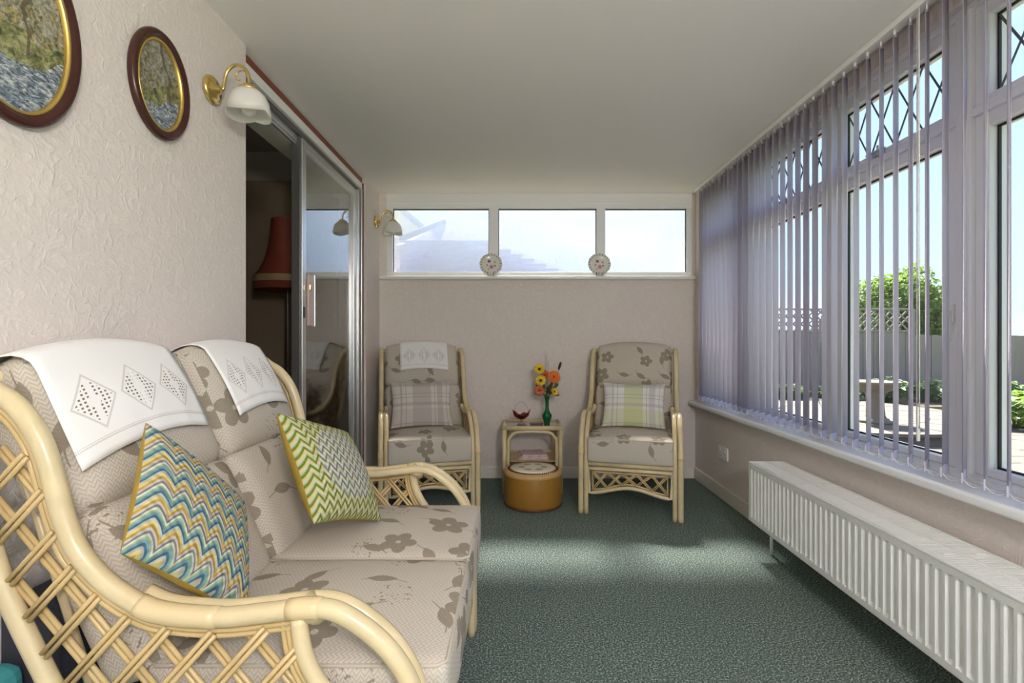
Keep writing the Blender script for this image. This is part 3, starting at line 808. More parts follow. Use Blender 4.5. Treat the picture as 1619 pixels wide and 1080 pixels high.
def scatter(name, label, w, h, T, front, back, loc, rot):
    me = pillow(w, h, T); me.materials.append(MT[front]); me.materials.append(MT[back])
    o = ob(name, me, None); o.location = loc; o.rotation_euler = rot
    return tag(o, label, 'cushion', 'scatter cushions')
scatter('scatter_cushion', 'flame stitch cushion in blue, green and mustard near the front sofa arm', .34, .319, .10, 'flame', 'mustard', (-.667, 1.014, .724), (-.695, .785, 1.233))
scatter('scatter_cushion', 'green and yellow zigzag needlepoint cushion against the far sofa arm', .354, .334, .12, 'weave', 'mustard', (-.549, 1.459, .712), (-.589, .323, 1.327))
def on_chair(ch, d, z, K=.90):
    return Matrix.LocRotScale(ch.location, ch.rotation_euler, None) @ Vector((0, -(d - .45) * K, z))
scatter('scatter_cushion', 'grey and cream plaid cushion on the armchair by the door', .43, .33, .12, 'plaid_grey', 'plaid_grey', on_chair(chairA, .505, .662) + Vector((-.03, 0, 0)), (R(-22), 0, chairA.rotation_euler.z))
scatter('scatter_cushion', 'lime green and white plaid cushion on the right-hand armchair', .43, .32, .12, 'plaid_green', 'plaid_green', on_chair(chairB, .505, .658) + Vector((.012, 0, 0)), (R(-22), 0, chairB.rotation_euler.z))

# bag tucked in behind the sofa end
bg = thing('canvas_bag', 'navy and teal canvas bag tucked behind the near end of the sofa', 'bag', (-1.0, .90, 0))
MB().box((-.08, .10, 0), (.05, .36, .56)).build('bag_body', 'navy', bg, bevel=.03, seg=3)
MB().box((-.083, -.05, 0), (.01, .092, .455)).build('bag_pocket', 'teal', bg, bevel=.03, seg=3)

# ================================================================== SIDE TABLE AND POUFFE
tb = thing('side_table', 'small cane side table with a glass top between the armchairs', 'side table', (.133, 3.66, 0))
TW, TD, TZ = .205, .15, .475
for sx in (-1, 1):
    for sy in (-1, 1):
        tube('leg', [(sx * TW, sy * TD, 0), (sx * TW, sy * TD, TZ - .01)], .0165, 'cane', tb, 10)
    tube('side_rail', [(sx * TW, -TD, TZ), (sx * TW, TD, TZ)], .0165, 'cane', tb, 10)
    tube('shelf_rail', [(sx * TW, -TD, .235), (sx * TW, TD, .235)], .013, 'cane', tb, 8)
for sy in (-1, 1):
    tube('top_rail', [(-TW - .012, sy * TD, TZ), (TW + .012, sy * TD, TZ)], .0175, 'cane', tb, 10)
    arch = [(-TW + .03, sy * TD, .10), (-TW + .03, sy * TD, .36), (-TW + .045, sy * TD, .41), (-TW + .09, sy * TD, .445), (0, sy * TD, .45), (TW - .09, sy * TD, .445), (TW - .045, sy * TD, .41), (TW - .03, sy * TD, .36), (TW - .03, sy * TD, .10)]
    tube('arch_brace', arch, .012, 'cane', tb, 8, smooth_path=4)
tube('shelf_rail', [(-TW, TD, .235), (TW, TD, .235)], .013, 'cane', tb, 8)
box('shelf', (-TW + .01, -TD + .01, .228), (TW - .01, TD - .01, .236), 'cane_strip', tb, .002)
box('glass_top', (-TW + .012, -TD + .012, TZ - .001), (TW - .012, TD - .012, TZ + .006), 'table_glass', tb, .001)
mg = thing('magazine_pile', 'pink printed magazines lying on the lower table shelf', 'magazines', (.14, 3.62, .237))
for i in range(3):
    q = MB().box((-.11 + .01 * i, -.08, .013 * i), (.11 - .008 * i, .10, .013 * i + .012)).build('magazine', 'paper', mg, bevel=.003); q.rotation_euler = (0, 0, .06 * i)

pf = thing('pouffe', 'round tan leather pouffe with a painted hide top', 'pouffe', (.129, 3.305, 0))
lathe('body', [(.0, 0), (.175, 0), (.190, .008), (.196, .03), (.197, .12), (.196, .20), (.190, .222), (.180, .230), (0, .232)], 'tan', pf, 48)
lathe('lid', [(.198, .208), (.201, .216), (.199, .226), (.190, .234), (.165, .240), (.12, .243), (0, .244)], 'tan_light', pf, 48)
lathe('painted_top', [(.150, .2415), (.148, .2455), (.10, .2475), (.0, .248)], 'hide', pf, 48)
m = MB()
for i in range(64):
    a = 2 * math.pi * i / 64; p = Vector((.172 * math.cos(a), .172 * math.sin(a), .2405)); q = Vector((.160 * math.cos(a + .07), .160 * math.sin(a + .07), .2435))
    m.add(*tube_data([p, q], .0032, 5))
m.build('lacing', 'dark_stitch', pf, smooth=True)
lathe('base_ring', [(.176, .0), (.199, .003), (.199, .010), (.19, .014)], 'dark_stitch', pf, 48)

TOP = TZ + .006
vs = thing('bud_vase', 'slender green glass vase on the cane side table', 'vase', (.248, 3.66, TOP))
lathe('vase_body', [(0, 0), (.020, 0), (.022, .004), (.021, .012), (.030, .035), (.037, .055), (.037, .068), (.026, .085), (.015, .105), (.0125, .14), (.0135, .175), (.019, .20), (.0225, .208), (.0205, .207), (.0120, .175), (.0108, .14), (.0125, .105), (.022, .086), (.033, .068), (.033, .055), (.020, .024), (0, .020)], 'vase', vs, 28)
VX, VY, VZ = .248, 3.66, TOP + .19
def petals(nb, r, wd, mat, parent, lift=.3, layers=1, cup=.0):
    m = MB()
    for L_ in range(layers):
        rr = r * (1 - .22 * L_)
        for i in range(nb):
            a = 2 * math.pi * (i + .5 * L_) / nb; c, s = math.cos(a), math.sin(a); v = []
            for (t, w) in ((0.08, .2), (.45, .9), (.8, 1), (1.0, .35)):
                z = rr * (lift + .25 * L_) * t * t + L_ * .003
                for sd in (-1, 1): x = rr * t; y = sd * w * wd / 2; v.append((c * x - s * y, s * x + c * y, z))
            m.add(v, [(0, 1, 3, 2), (2, 3, 5, 4), (4, 5, 7, 6)])
    o = m.build('petals', mat, parent, smooth=True)
    so = o.modifiers.new('solid', 'SOLIDIFY'); so.thickness = .0008
    return o
SEATS = sorted([(-.058, -.01), (-.050, -.035), (.052, -.03), (.048, -.025), (-.015, .035), (-.060, -.045), (.088, .0), (-.012, .055), (.0, .065), (.015, .055), (.125, .02), (.11, .012), (.10, .03), (-.10, .01)], key=lambda q: math.atan2(q[1], q[0]))
def seat(dx, dy, r=.0085):
    a = 2 * math.pi * SEATS.index((dx, dy)) / len(SEATS) - math.pi
    return Vector((r * math.cos(a), r * math.sin(a), 0))
def flower(name, label, dx, dz, dy, r, mat, nb, layers, facing):
    loc = Vector((VX + dx, VY + dy, VZ + dz))
    o = thing(name, label, 'flower', loc, facing, 'flowers in the green vase')
    r *= 1.22; petals(nb, r, r * .75, mat, o, .25, layers)
    lathe('flower_centre', [(0, -.002), (r * .28, .0), (r * .25, r * .15), (0, r * .22)], 'bulrush', o, 12)
    inv = Matrix.LocRotScale(loc, Euler(facing), None).inverted()
    q0 = seat(dx, dy); V0 = Vector((VX, VY, VZ)); back = Matrix.LocRotScale(None, Euler(facing), None) @ Vector((0, 0, -.004)); path = spline([V0 + q0 + Vector((0, 0, -.07)), V0 + q0 + Vector((0, 0, .005)), V0 + q0 + Vector((dx * .45, dy * .45 + .012, dz * .6)), loc + back], 4)
    tube('stem', [inv @ q for q in path], .0013, 'stemg', o, 5)
    return o
FR = (R(78), 0, 0)
flower('yellow_flower', 'upper yellow flower in the green vase, highest on the left', -.058, .225, -.01, .034, 'yellow', 9, 2, (R(75), 0, R(-12)))
flower('yellow_flower', 'yellow flower with a dark eye below the upper yellow one', -.050, .140, -.035, .033, 'yellow', 9, 2, FR)
flower('yellow_flower', 'small yellow-green bud low on the right of the bunch', .052, .055, -.03, .026, 'yellow', 7, 2, (R(60), 0, R(35)))
flower('orange_flower', 'large orange flower on the right of the bunch', .048, .165, -.025, .040, 'orange', 12, 4, (R(72), 0, R(12)))
flower('rust_flower', 'rust-red flower in the middle behind the yellow ones', -.015, .178, .035, .030, 'rust', 10, 3, (R(60), 0, R(-8)))
flower('rust_flower', 'mottled rust flower hanging low at the left of the bunch', -.060, .068, -.045, .032, 'rust', 10, 3, (R(95), 0, R(-14)))
br_ = thing('bulrush_head', 'dark brown bulrush leaning right out of the green vase', 'dried stem', (VX + .088, VY, VZ + .22), (0, R(16), 0), 'flowers in the green vase')
lathe('seed_head', [(0, 0), (.007, .004), (.009, .02), (.009, .045), (.006, .058), (0, .064)], 'bulrush', br_, 12)
inv = Matrix.LocRotScale(br_.location, br_.rotation_euler, None).inverted()
tube('stem', [inv @ q for q in spline([Vector((VX, VY, VZ - .07)) + seat(.088, .0), Vector((VX, VY, VZ + .005)) + seat(.088, .0), Vector((VX + .05, VY + .004, VZ + .12)), br_.location], 4)], .0013, 'stemg', br_, 5)
fo = thing('foliage_spray', 'dark green leaf sprays and thin grasses in the vase', 'foliage', (VX, VY, VZ), group='flowers in the green vase')
rn = random.Random(4); HEADS = [(Vector((a, b, c)), r_) for a, c, b, r_ in ((-.058, .225, -.01, .044), (-.050, .140, -.035, .043), (.052, .055, -.03, .035), (.048, .165, -.025, .052), (-.015, .178, .035, .040), (-.060, .068, -.045, .044), (.095, .25, 0, .04))]
cnt = 0
while cnt < 42:
    ang = rn.uniform(0, 2 * math.pi); rad_ = rn.uniform(.035, .095); h = rn.uniform(.025, .17)
    tip = Vector((rad_ * math.cos(ang), rad_ * .7 * math.sin(ang), h)); base_ = tip * .62 + Vector((0, 0, .004)); d = (tip - base_); tip = tip + d * .25
    if any((p - c).length < r_ for c, r_ in HEADS for p in (tip, base_, (tip + base_) / 2)): continue
    cnt += 1; wv = d.cross(Vector((.2, 1, .3))).normalized() * .012; mid = (tip + base_) / 2 + Vector((0, 0, .006))
    o = ob('leaf', mesh('leaf', [base_, mid - wv, tip, mid + wv], [(0, 1, 2), (0, 2, 3)]), 'sprig', fo); q = o.modifiers.new('solid', 'SOLIDIFY'); q.thickness = .0008
for (tx, ty, tz) in ((-.012, .055, .36), (.0, .065, .34), (.015, .055, .30), (.125, .02, .27), (.11, .012, .15), (.10, .03, .19), (-.10, .01, .105)):
    q0 = seat(tx, ty)
    tube('grass_blade', spline([q0 + Vector((0, 0, -.07)), q0 + Vector((0, 0, .005)), q0 + Vector((tx * .45, ty, tz * .6)), Vector((tx, ty * 1.4, tz))], 4), [.0012] * 12 + [.0005], 'stemg', fo, 5)

gb_ = thing('glass_basket', 'ruby and clear glass basket with a looped handle on the table', 'glass basket', (.055, 3.66, TOP + .0006))
lathe('foot', [(0, 0), (.030, .0), (.028, .006), (.010, .018), (.008, .035)], 'crystal', gb_, 24)
v, f = [], []
prof = [(.008, .033), (.030, .040), (.052, .058), (.066, .085), (.063, .087), (.048, .062), (.026, .046), (.004, .040)]
for i, (r_, z_) in enumerate(prof):
    for k in range(36):
        a = 2 * math.pi * k / 36; wv = 1 + (.10 * math.sin(6 * a) if 2 <= i <= 5 else 0); v.append((r_ * wv * math.cos(a), r_ * .8 * wv * math.sin(a), z_ + (.010 * math.sin(6 * a) + .016 * math.cos(2 * a) if i in (3, 4) else 0)))
for i in range(len(prof) - 1):
    for k in range(36): l = (k + 1) % 36; f.append((i * 36 + k, i * 36 + l, (i + 1) * 36 + l, (i + 1) * 36 + k))
ob('bowl', mesh('bowl', v, f, True), 'ruby', gb_)
tube('handle', [(-.058, 0, .085), (-.050, 0, .125), (-.028, 0, .155), (0, 0, .165), (.024, 0, .152), (.046, 0, .122), (.056, 0, .085)], .0028, 'crystal', gb_, 8, smooth_path=4)
tr = thing('trinket_box', 'flat dark brown box in front of the green vase', 'box', (.165, 3.57, TOP))
box('box_body', (-.048, -.03, 0), (.048, .03, .016), 'brown_box', tr, .002); box('box_lid', (-.05, -.032, .016), (.05, .032, .021), 'brown_box', tr, .002)
tag(box('note_card', (.125, 3.625, TOP), (.215, 3.69, TOP + .010), 'card', None, .001), 'small cream card lying behind the brown box on the table', 'card')
tag(box('coaster', (.02, 3.55, TOP), (.095, 3.60, TOP + .005), 'brown_box', None, .001), 'thin dark coaster lying in front of the glass basket', 'coaster')

# ================================================================== PLATES ON THE HIGH SILL
for px, lab in ((-.187, 'flowered china plate on the high sill at the left mullion'), (.683, 'flowered china plate on the high sill at the right mullion')):
    pl = thing('china_plate', lab, 'plate', (px, YB - .040, 1.632), (R(-10), 0, 0), 'china plates on the high sill')
    prof = [(0, .002), (.052, .0), (.060, .004), (.090, .012), (.0915, .0145), (.088, .0155), (.060, .008), (.052, .005), (0, .005)]
    v, f = [], []
    for r_, z_ in prof:
        for k in range(48):
            a = 2 * math.pi * k / 48; rr = r_ * (1 + (.018 * math.cos(12 * a) if r_ > .085 else 0)); v.append((rr * math.cos(a), -z_, rr * math.sin(a)))
    for i in range(len(prof) - 1):
        for k in range(48): l = (k + 1) % 48; f.append((i * 48 + k, i * 48 + l, (i + 1) * 48 + l, (i + 1) * 48 + k))
    ob('plate_disc', fixn(mesh('plate', v, f, True)), 'china', pl, (0, 0, .094))
    for sx in (-.024, .024): tubes('stand_wire', [[(sx, .006, .004), (sx, -.020, .003), (sx, -.024, .022)], [(sx, .006, .004), (sx * .6, .022, .06)]], .0022, 'dark', pl, 6)

# ================================================================== WALL LIGHTS
def sconce(label, loc):
    s = thing('wall_light', label, 'wall light', loc, group='brass wall lights with white shades')
    lathe('back_plate', [(0, 0), (.047, 0), (.050, .006), (.047, .014), (.040, .017), (.034, .017), (.030, .022), (.018, .024), (.012, .036), (0, .040)], 'brass', s, 32, rot=(0, R(90), 0))
    bpy.context.view_layer.update()
    tube('arm', [(.036, 0, 0), (.046, 0, .004), (.050, 0, .03), (.060, 0, .065), (.085, 0, .088), (.112, 0, .085), (.132, 0, .065), (.138, 0, .04), (.138, 0, .012)], .0058, 'brass', s, 10, smooth_path=5)
    tube('scroll', [(.138, 0, .05), (.125, 0, .066), (.106, 0, .068), (.092, 0, .056), (.092, 0, .040), (.102, 0, .034), (.108, 0, .040)], .0025, 'brass', s, 8, smooth_path=4)
    lathe('gallery', [(0, .018), (.020, .016), (.034, .004), (.036, -.008), (.030, -.008)], 'brass', s, 28).location = (.138, 0, 0)
    # opal shade: dome with three wide scallops at the rim
    v, f = [], []; seg = 60
    prof = [(.024, .0), (.040, -.006), (.056, -.020), (.066, -.040), (.071, -.062), (.073, -.082)]
    n = len(prof)
    for (ins) in (0, 1):
        for i, (r_, z_) in enumerate(prof):
            for k in range(seg):
                a = 2 * math.pi * k / seg; sca = abs(math.sin(1.5 * a + .5)) ** .8; zz = z_ - (i / (n - 1)) ** 3 * .016 * sca; rr = r_ - ins * .003
                v.append((rr * math.cos(a), rr * math.sin(a), zz))
    for i in range(n - 1):
        for k in range(seg):
            l = (k + 1) % seg; f.append((i * seg + k, i * seg + l, (i + 1) * seg + l, (i + 1) * seg + k)); o_ = n * seg
            f.append((o_ + i * seg + k, o_ + (i + 1) * seg + k, o_ + (i + 1) * seg + l, o_ + i * seg + l))
    for k in range(seg): l = (k + 1) % seg; f.append(((n - 1) * seg + k, (n - 1) * seg + l, (2 * n - 1) * seg + l, (2 * n - 1) * seg + k))
    sh = ob('lamp_shade', mesh('shade', v, f, True), 'opal', s, (.138, 0, .0))
    b = lathe('bulb', [(0, -.012), (.012, -.014), (.013, -.030), (.022, -.048), (.027, -.066), (.022, -.084), (.010, -.093), (0, -.095)], 'opal', s, 20); b.location = (.138, 0, 0)
    return s
def fill_glow():
    m = Mat('lit_opal_globe'); e_ = m.new('ShaderNodeEmission'); e_.inputs[0].default_value = (1.0, .965, .95, 1); e_.inputs[1].default_value = 48.0
    m.link(e_.outputs[0], m.out.inputs[0]); return m.m
MT['globe'] = fill_glow()
def added_fill_lamp(loc):  # unseen pendant added behind the camera to brighten the room
    s = thing('ceiling_light', 'unseen opal globe pendant added behind the viewer as fill light', 'added fill light', loc)
    lathe('ceiling_rose', [(.06, 0), (.058, -.012), (.03, -.024), (0, -.026)], 'plastic', s, 40)
    tube('rod', [(0, 0, -.02), (0, 0, -.47)], .008, 'brass', s, 8)
    lathe('globe', [(0, -.45), (.05, -.458), (.10, -.49), (.135, -.53), (.15, -.59), (.135, -.65), (.10, -.69), (.05, -.725), (0, -.73)], MT['globe'], s, 32)
added_fill_lamp((.55, -.85, ZC))
sconce('brass wall light with white shade beside the oval pictures', (XL, 1.735, 2.005))
sconce('small brass wall light on the pier next to the frosted window', (XL, 3.80, 2.045))

# ================================================================== OVAL PICTURES
def oval(label, y, z, hw, hh, mat):
    o = thing('oval_picture', label, 'picture', (XL, y, z), group='oval framed landscape pictures')
    def ring(name, prof, m):
        v, f = [], []; seg = 64
        for (s, x) in prof:
            for k in range(seg):
                a = 2 * math.pi * k / seg; v.append((x, (hw - s) * math.cos(a), (hh - s) * math.sin(a)))
        for i in range(len(prof) - 1):
            for k in range(seg): l = (k + 1) % seg; f.append((i * seg + k, i * seg + l, (i + 1) * seg + l, (i + 1) * seg + k))
        return ob(name, fixn(mesh(name, v, f, True)), m, o)
    ring('frame', [(.004, 0), (0, .006), (0, .016), (.006, .022), (.014, .023), (.020, .018), (.024, .017), (.028, .014), (.028, .004)], 'frame_wood')
    ring('gilt_band', [(.026, .004), (.026, .015), (.029, .017), (.033, .014), (.035, .008), (.035, .004)], 'gold')
    v = [(.006, 0, 0)] + [(.006, (hw - .033) * math.cos(2 * math.pi * k / 64), (hh - .033) * math.sin(2 * math.pi * k / 64)) for k in range(64)]
    ob('painting', mesh('painting', v, [(0, 1 + k, 1 + (k + 1) % 64) for k in range(64)]), mat, o)
oval('larger oval river landscape in a dark wooden frame, cut by the photo edge', 1.045, 1.80, .155, .228, painting('river_painting', 1.3, -.03, (.38, .26, .05)))
oval('smaller oval landscape in a dark wooden frame beside the wall light', 1.478, 1.885, .122, .163, painting('bridge_painting', 4.7, -.01, (.24, .17, .06)))

# ================================================================== LAMP AND CHAIR IN THE INNER ROOM
fl = thing('floor_lamp', 'floor lamp with a red fringed shade in the dim room', 'floor lamp', (-1.50, 3.2, 0))
lathe('base', [(0, 0), (.14, 0), (.14, .015), (.10, .03), (.03, .05), (.015, .08)], 'dark_wood', fl, 28)
lathe('pole', [(.015, .08), (.018, .5), (.012, .52), (.02, .56), (.014, 1.2), (.01, 1.55)], 'dark_wood', fl, 14)
prof = [(.098, 1.905), (.100, 1.86), (.106, 1.79), (.118, 1.71), (.140, 1.63), (.170, 1.565), (.200, 1.525)]
v, f = [], []; seg = 72
for (r_, z_) in prof:
    for k in range(seg): a = 2 * math.pi * k / seg; rr = r_ * (1 + (.012 if k % 2 else 0)); v.append((rr * math.cos(a), rr * math.sin(a), z_))
for i in range(len(prof) - 1):
    for k in range(seg): l = (k + 1) % seg; f.append((i * seg + k, i * seg + l, (i + 1) * seg + l, (i + 1) * seg + k))
ob('lamp_shade', mesh('lamp_shade', v, f, True), 'red_shade', fl)
lathe('braid', [(.203, 1.528), (.206, 1.51), (.206, 1.492), (.203, 1.485)], 'braid', fl, 48); lathe('fringe', [(.203, 1.49), (.206, 1.46), (.202, 1.44)], 'fringe', fl, 72)
dc = thing('hoop_chair', 'dark wooden hoop-back chair in the dim room', 'chair', (-1.62, 2.75, 0), (0, 0, R(30)))
tube('back_hoop', [(-.17, .17, .45), (-.18, .2, .75), (-.12, .22, .98), (0, .23, 1.05), (.12, .22, .98), (.18, .2, .75), (.17, .17, .45)], .015, 'dark_wood', dc, 8, smooth_path=5)
for x in (-.08, 0, .08): tube('spindle', [(x, .17, .45), (x, .225, 1.0)], .008, 'dark_wood', dc, 6)
lathe('seat', [(0, .42), (.20, .42), (.21, .435), (.20, .455), (0, .46)], 'dark_wood', dc, 24)
for sx in (-1, 1):
    for sy in (-1, 1): tube('leg', [(sx * .14, sy * .14, .42), (sx * .18, sy * .18, 0)], .014, 'dark_wood', dc, 8)

# ================================================================== VERTICAL BLIND
vb = thing('vertical_blind', 'pale lilac vertical slat blind across the garden window', 'blind', (1.437, 0, 0))
ZB, ZT, SW = .668, 2.268, .089
box('head_rail', (-.022, .30, ZT + .008), (.022, 3.80, ZT + .034), 'plastic', vb, .003)
nv = 6; v = []; f = []; uvs = []
for side in (0, 1):
    for j, z in enumerate((ZB, ZT)):
        for i in range(nv + 1):
            t = i / nv * 2 - 1; v.append((t * SW / 2, .007 * (1 - t * t) - .0035 + side * .0007, z)); uvs.append((t * SW / 2, z))
q = nv + 1
for i in range(nv):
    f.append((i, i + 1, q + i + 1, q + i)); f.append((2 * q + i, 3 * q + i, 3 * q + i + 1, 2 * q + i + 1)); f.append((i, 2 * q + i, 2 * q + i + 1, i + 1)); f.append((q + i, q + i + 1, 3 * q + i + 1, 3 * q + i))
f += [(0, q, 3 * q, 2 * q), (nv, 2 * q + nv, 3 * q + nv, q + nv)]
slat_me = mesh('slat', v, f, True, uvs)
wt_me = MB().box((-SW / 2 - .002, -.0022, ZB - .010), (SW / 2 + .002, .0022, ZB + .022)); wt_me = mesh('weight', wt_me.v, wt_me.f)
hk_me = MB().box((-.012, -.004, ZT - .012), (.012, .004, ZT + .002)).box((-.003, -.003, ZT), (.003, .003, ZT + .012)); hk_me = mesh('hook', hk_me.v, hk_me.f)
MT['weight'] = plain('slat_weight_pocket', (.56, .54, .64), .7)
ys = []; y = 3.715
while y > .34: ys.append(y); y -= .0700
rb = random.Random(5); ends = []
for i, y in enumerate(ys):
    phi = 47 + rb.uniform(-1.5, 1.5)
    if abs(y - 1.615) < .04: phi = 52
    s = ob('slat', slat_me, 'slat', vb, (0, y, 0), (0, 0, R(90 - phi)))
    ob('weight', wt_me, 'weight', s); ob('hook', hk_me, 'plastic', s)
    a = R(90 - phi); ends.append((y, Vector((math.cos(a), math.sin(a), 0)) * (SW / 2 - .004)))
for sg in (-1, 1):
    pts = []
    for i, (y, dv) in enumerate(ends):
        p = Vector((0, y, ZB + .004)) + dv * sg
        if i:
            pp = pts[-1]
            for t in (.25, .5, .75): pts.append(pp.lerp(p, t) - Vector((0, 0, .03 * 4 * t * (1 - t) * .6)))
        pts.append(p)
    tube('bead_chain', pts, .0016, 'plastic', vb, 5)
tubes('pull_cord', [[(-.03, 1.688, 2.26), (-.03, 1.690, .80)], [(-.034, 1.676, 2.26), (-.034, 1.674, .80)]], .0022, 'plastic', vb, 6)
box('cord_weight', (-.037, 1.677, .755), (-.027, 1.687, .81), 'plastic', vb, .003)

# ================================================================== RADIATOR AND SOCKET
XF, XB, Y0, Y1, RZ0, RZ1 = 1.235, 1.425, .90, 2.545, .165, .468
rd = thing('radiator', 'long low white panel radiator under the garden window', 'radiator', (1.335, 1.72, 0))
o3 = Vector((1.335, 1.72, 0))
def rbx(name, a, b, mat='rad', par=None, bev=.003): return box(name, tuple(Vector(a) - o3), tuple(Vector(b) - o3), mat, par or rd, bev)
# fluted front panel
m = MB(); pitch = .0333; n = int((Y1 - Y0 - .05) / pitch); ya = Y1 - .022
cols = [(Y1, 0), (ya, 0)]
for i in range(n):
    c = ya - i * pitch; cols += [(c - .004, 0), (c - .009, .009), (c - .024, .009), (c - .029, 0)]
cols += [(Y0, 0)]
rows = [(RZ0, 0), (RZ0 + .022, 0), (RZ0 + .032, 1), (RZ1 - .036, 1), (RZ1 - .026, 0), (RZ1 - .004, 0), (RZ1, -.006 / .009 * -1)]
v = []; f = []; nc = len(cols)
for (z, k) in rows[:-1] + [(RZ1 - .002, 0)]:
    for (y, dp) in cols: v.append((XF + dp * k - o3.x, y - o3.y, z))
nr = len(rows)
for j in range(nr - 1):
    for i in range(nc - 1): f.append((j * nc + i, (j + 1) * nc + i, (j + 1) * nc + i + 1, j * nc + i + 1))
me = mesh('front_panel', v, f); o = ob('front_panel', me, 'rad', rd); q = o.modifiers.new('solid', 'SOLIDIFY'); q.thickness = .012; q.offset = -1
fixn(me)
rbx('back_panel', (XB - .015, Y0, RZ0), (XB, Y1, RZ1 - .01)); rbx('middle_panel', ((XF + XB) / 2 - .01, Y0 + .01, RZ0 + .01), ((XF + XB) / 2 + .01, Y1 - .01, RZ1 - .03))
rbx('side_cover', (XF + .002, Y1 - .001, RZ0 + .01), (XB, Y1 + .004, RZ1 + .004)); rbx('side_cover', (XF + .002, Y0 - .004, RZ0 + .01), (XB, Y0 + .001, RZ1 + .004))
rbx('top_edge', (XF - .001, Y0, RZ1 - .006), (XF + .018, Y1, RZ1 + .003)); rbx('top_edge', ((XF + XB) / 2 - .006, Y0, RZ1 - .006), ((XF + XB) / 2 + .006, Y1, RZ1 + .004)); rbx('top_edge', (XB - .012, Y0, RZ1 - .006), (XB, Y1, RZ1 + .003))
m = MB(); y = Y0 + .008; k = 0
while y < Y1 - .008:
    m.box((XF + .018 - o3.x, y - o3.y, RZ1 - .006), (XB - .012 - o3.x, y + .0055 - o3.y, RZ1)); y += .011
m.build('top_grille', 'rad', rd)
for yy in (1.45, 2.15):
    for xx in (XF + .045, XF + .14): rbx('grille_clip', (xx, yy - .012, RZ1), (xx + .03, yy + .012, RZ1 + .003), 'plastic', None, .001)
rbx('wall_bracket', (XB, 2.40, .20), (XR - .001, 2.43, .44)); rbx('wall_bracket', (XB, 1.0, .20), (XR - .001, 1.03, .44))
tube('pipe', [Vector((1.33, 2.50, RZ0 + .02)) - o3, Vector((1.33, 2.50, 0)) - o3], .008, 'rad', rd, 10)
so = thing('wall_socket', 'white double wall socket near the far right corner', 'socket', (XR, 3.38, .325))
box('face_plate', (-.010, -.073, -.043), (0, .073, .043), 'plastic', so, .003)
for yy in (-.036, .036):
    box('switch', (-.014, yy - .008, .010), (-.010, yy + .008, .030), 'plastic', so, .001)
    m = MB().box((-.0108, yy - .003, -.008), (-.0098, yy + .003, .000)).box((-.0108, yy - .014, -.026), (-.0098, yy - .008, -.020)).box((-.0108, yy + .008, -.026), (-.0098, yy + .014, -.020)); m.build('socket_holes', 'dark', so)

# ================================================================== GARDEN
GZ = -.15
g = box('ground', (-60, -40, GZ - .3), (60, 90, GZ - .03), 'lawn'); tag(g, 'garden ground around the house', 'ground', kind='structure')
pav = thing('floor_patio', 'buff stone paving of the patio outside the garden window', 'patio', (0, 0, GZ), kind='structure')
sl = MB().box((-.295, -.295, -.028), (.295, .295, 0)); sl_me = mesh('paving_slab', sl.v, sl.f)
bmx = bmesh.new(); bmx.from_mesh(sl_me); bmesh.ops.bevel(bmx, geom=bmx.edges[:], offset=.006, segments=1, affect='EDGES'); bmx.to_mesh(sl_me); bmx.free()
BC = Vector((4.95, 7.75, 0)); BR = 2.0
for i in range(16):
    for j in range(14):
        x, y = 1.95 + i * .6, -1.0 + j * .6 + (.3 if i % 2 else 0)
        if (Vector((x, y, 0)) - BC).length < BR - .30 or (x < 2.6 and y > 6): continue
        ob('paving_slab', sl_me, 'slab', pav, (x, y, 0))
rp = thing('floor_terrace', 'raised round stone terrace under the bird bath', 'terrace', (BC.x, BC.y, GZ), kind='structure')
lathe('riser_wall', [(BR - .06, -.03), (BR - .06, .11), (BR - .3, .11)], 'slab', rp, 64)
for r0, r1, n in ((.0, .62, 6), (.62, 1.30, 12), (1.30, BR, 18)):
    for k in range(n):
        a0, a1 = 2 * math.pi * k / n + .008, 2 * math.pi * (k + 1) / n - .008; st = 5
        pin = [(r0 * 1.0 + .006) * 1.0] * (st + 1)
        ring_o = [((r1 - .006) * math.cos(a0 + (a1 - a0) * t / st), (r1 - .006) * math.sin(a0 + (a1 - a0) * t / st)) for t in range(st + 1)]
        ring_i = [((r0 + .006) * math.cos(a0 + (a1 - a0) * t / st), (r0 + .006) * math.sin(a0 + (a1 - a0) * t / st)) for t in range(st, -1, -1)]
        pl_ = ring_o + ring_i; N = len(pl_)
        v = [(x, y, .11) for x, y in pl_] + [(x, y, .15) for x, y in pl_]
        f = [tuple(range(N, 2 * N))] + [(t, (t + 1) % N, N + (t + 1) % N, N + t) for t in range(N)] + [tuple(range(N - 1, -1, -1))]
        ob('terrace_slab', mesh('terrace_slab', v, f), 'slab', rp)
bb_ = thing('bird_bath', 'buff stone bird bath standing on the round terrace', 'bird bath', (4.94, 6.62, 0))
bb_.location.z = .0
lathe('foot', [(0, 0), (.205, 0), (.205, .035), (.17, .045), (.16, .065), (.13, .075)], 'stone', bb_, 8)
lathe('pedestal', [(.13, .075), (.115, .11), (.105, .22), (.105, .34), (.12, .40), (.15, .43)], 'stone', bb_, 8)
lathe('bowl', [(0, .43), (.15, .43), (.23, .47), (.275, .525), (.295, .535), (.295, .565), (.275, .567), (.25, .55), (.15, .51), (0, .50)], 'stone', bb_, 40)

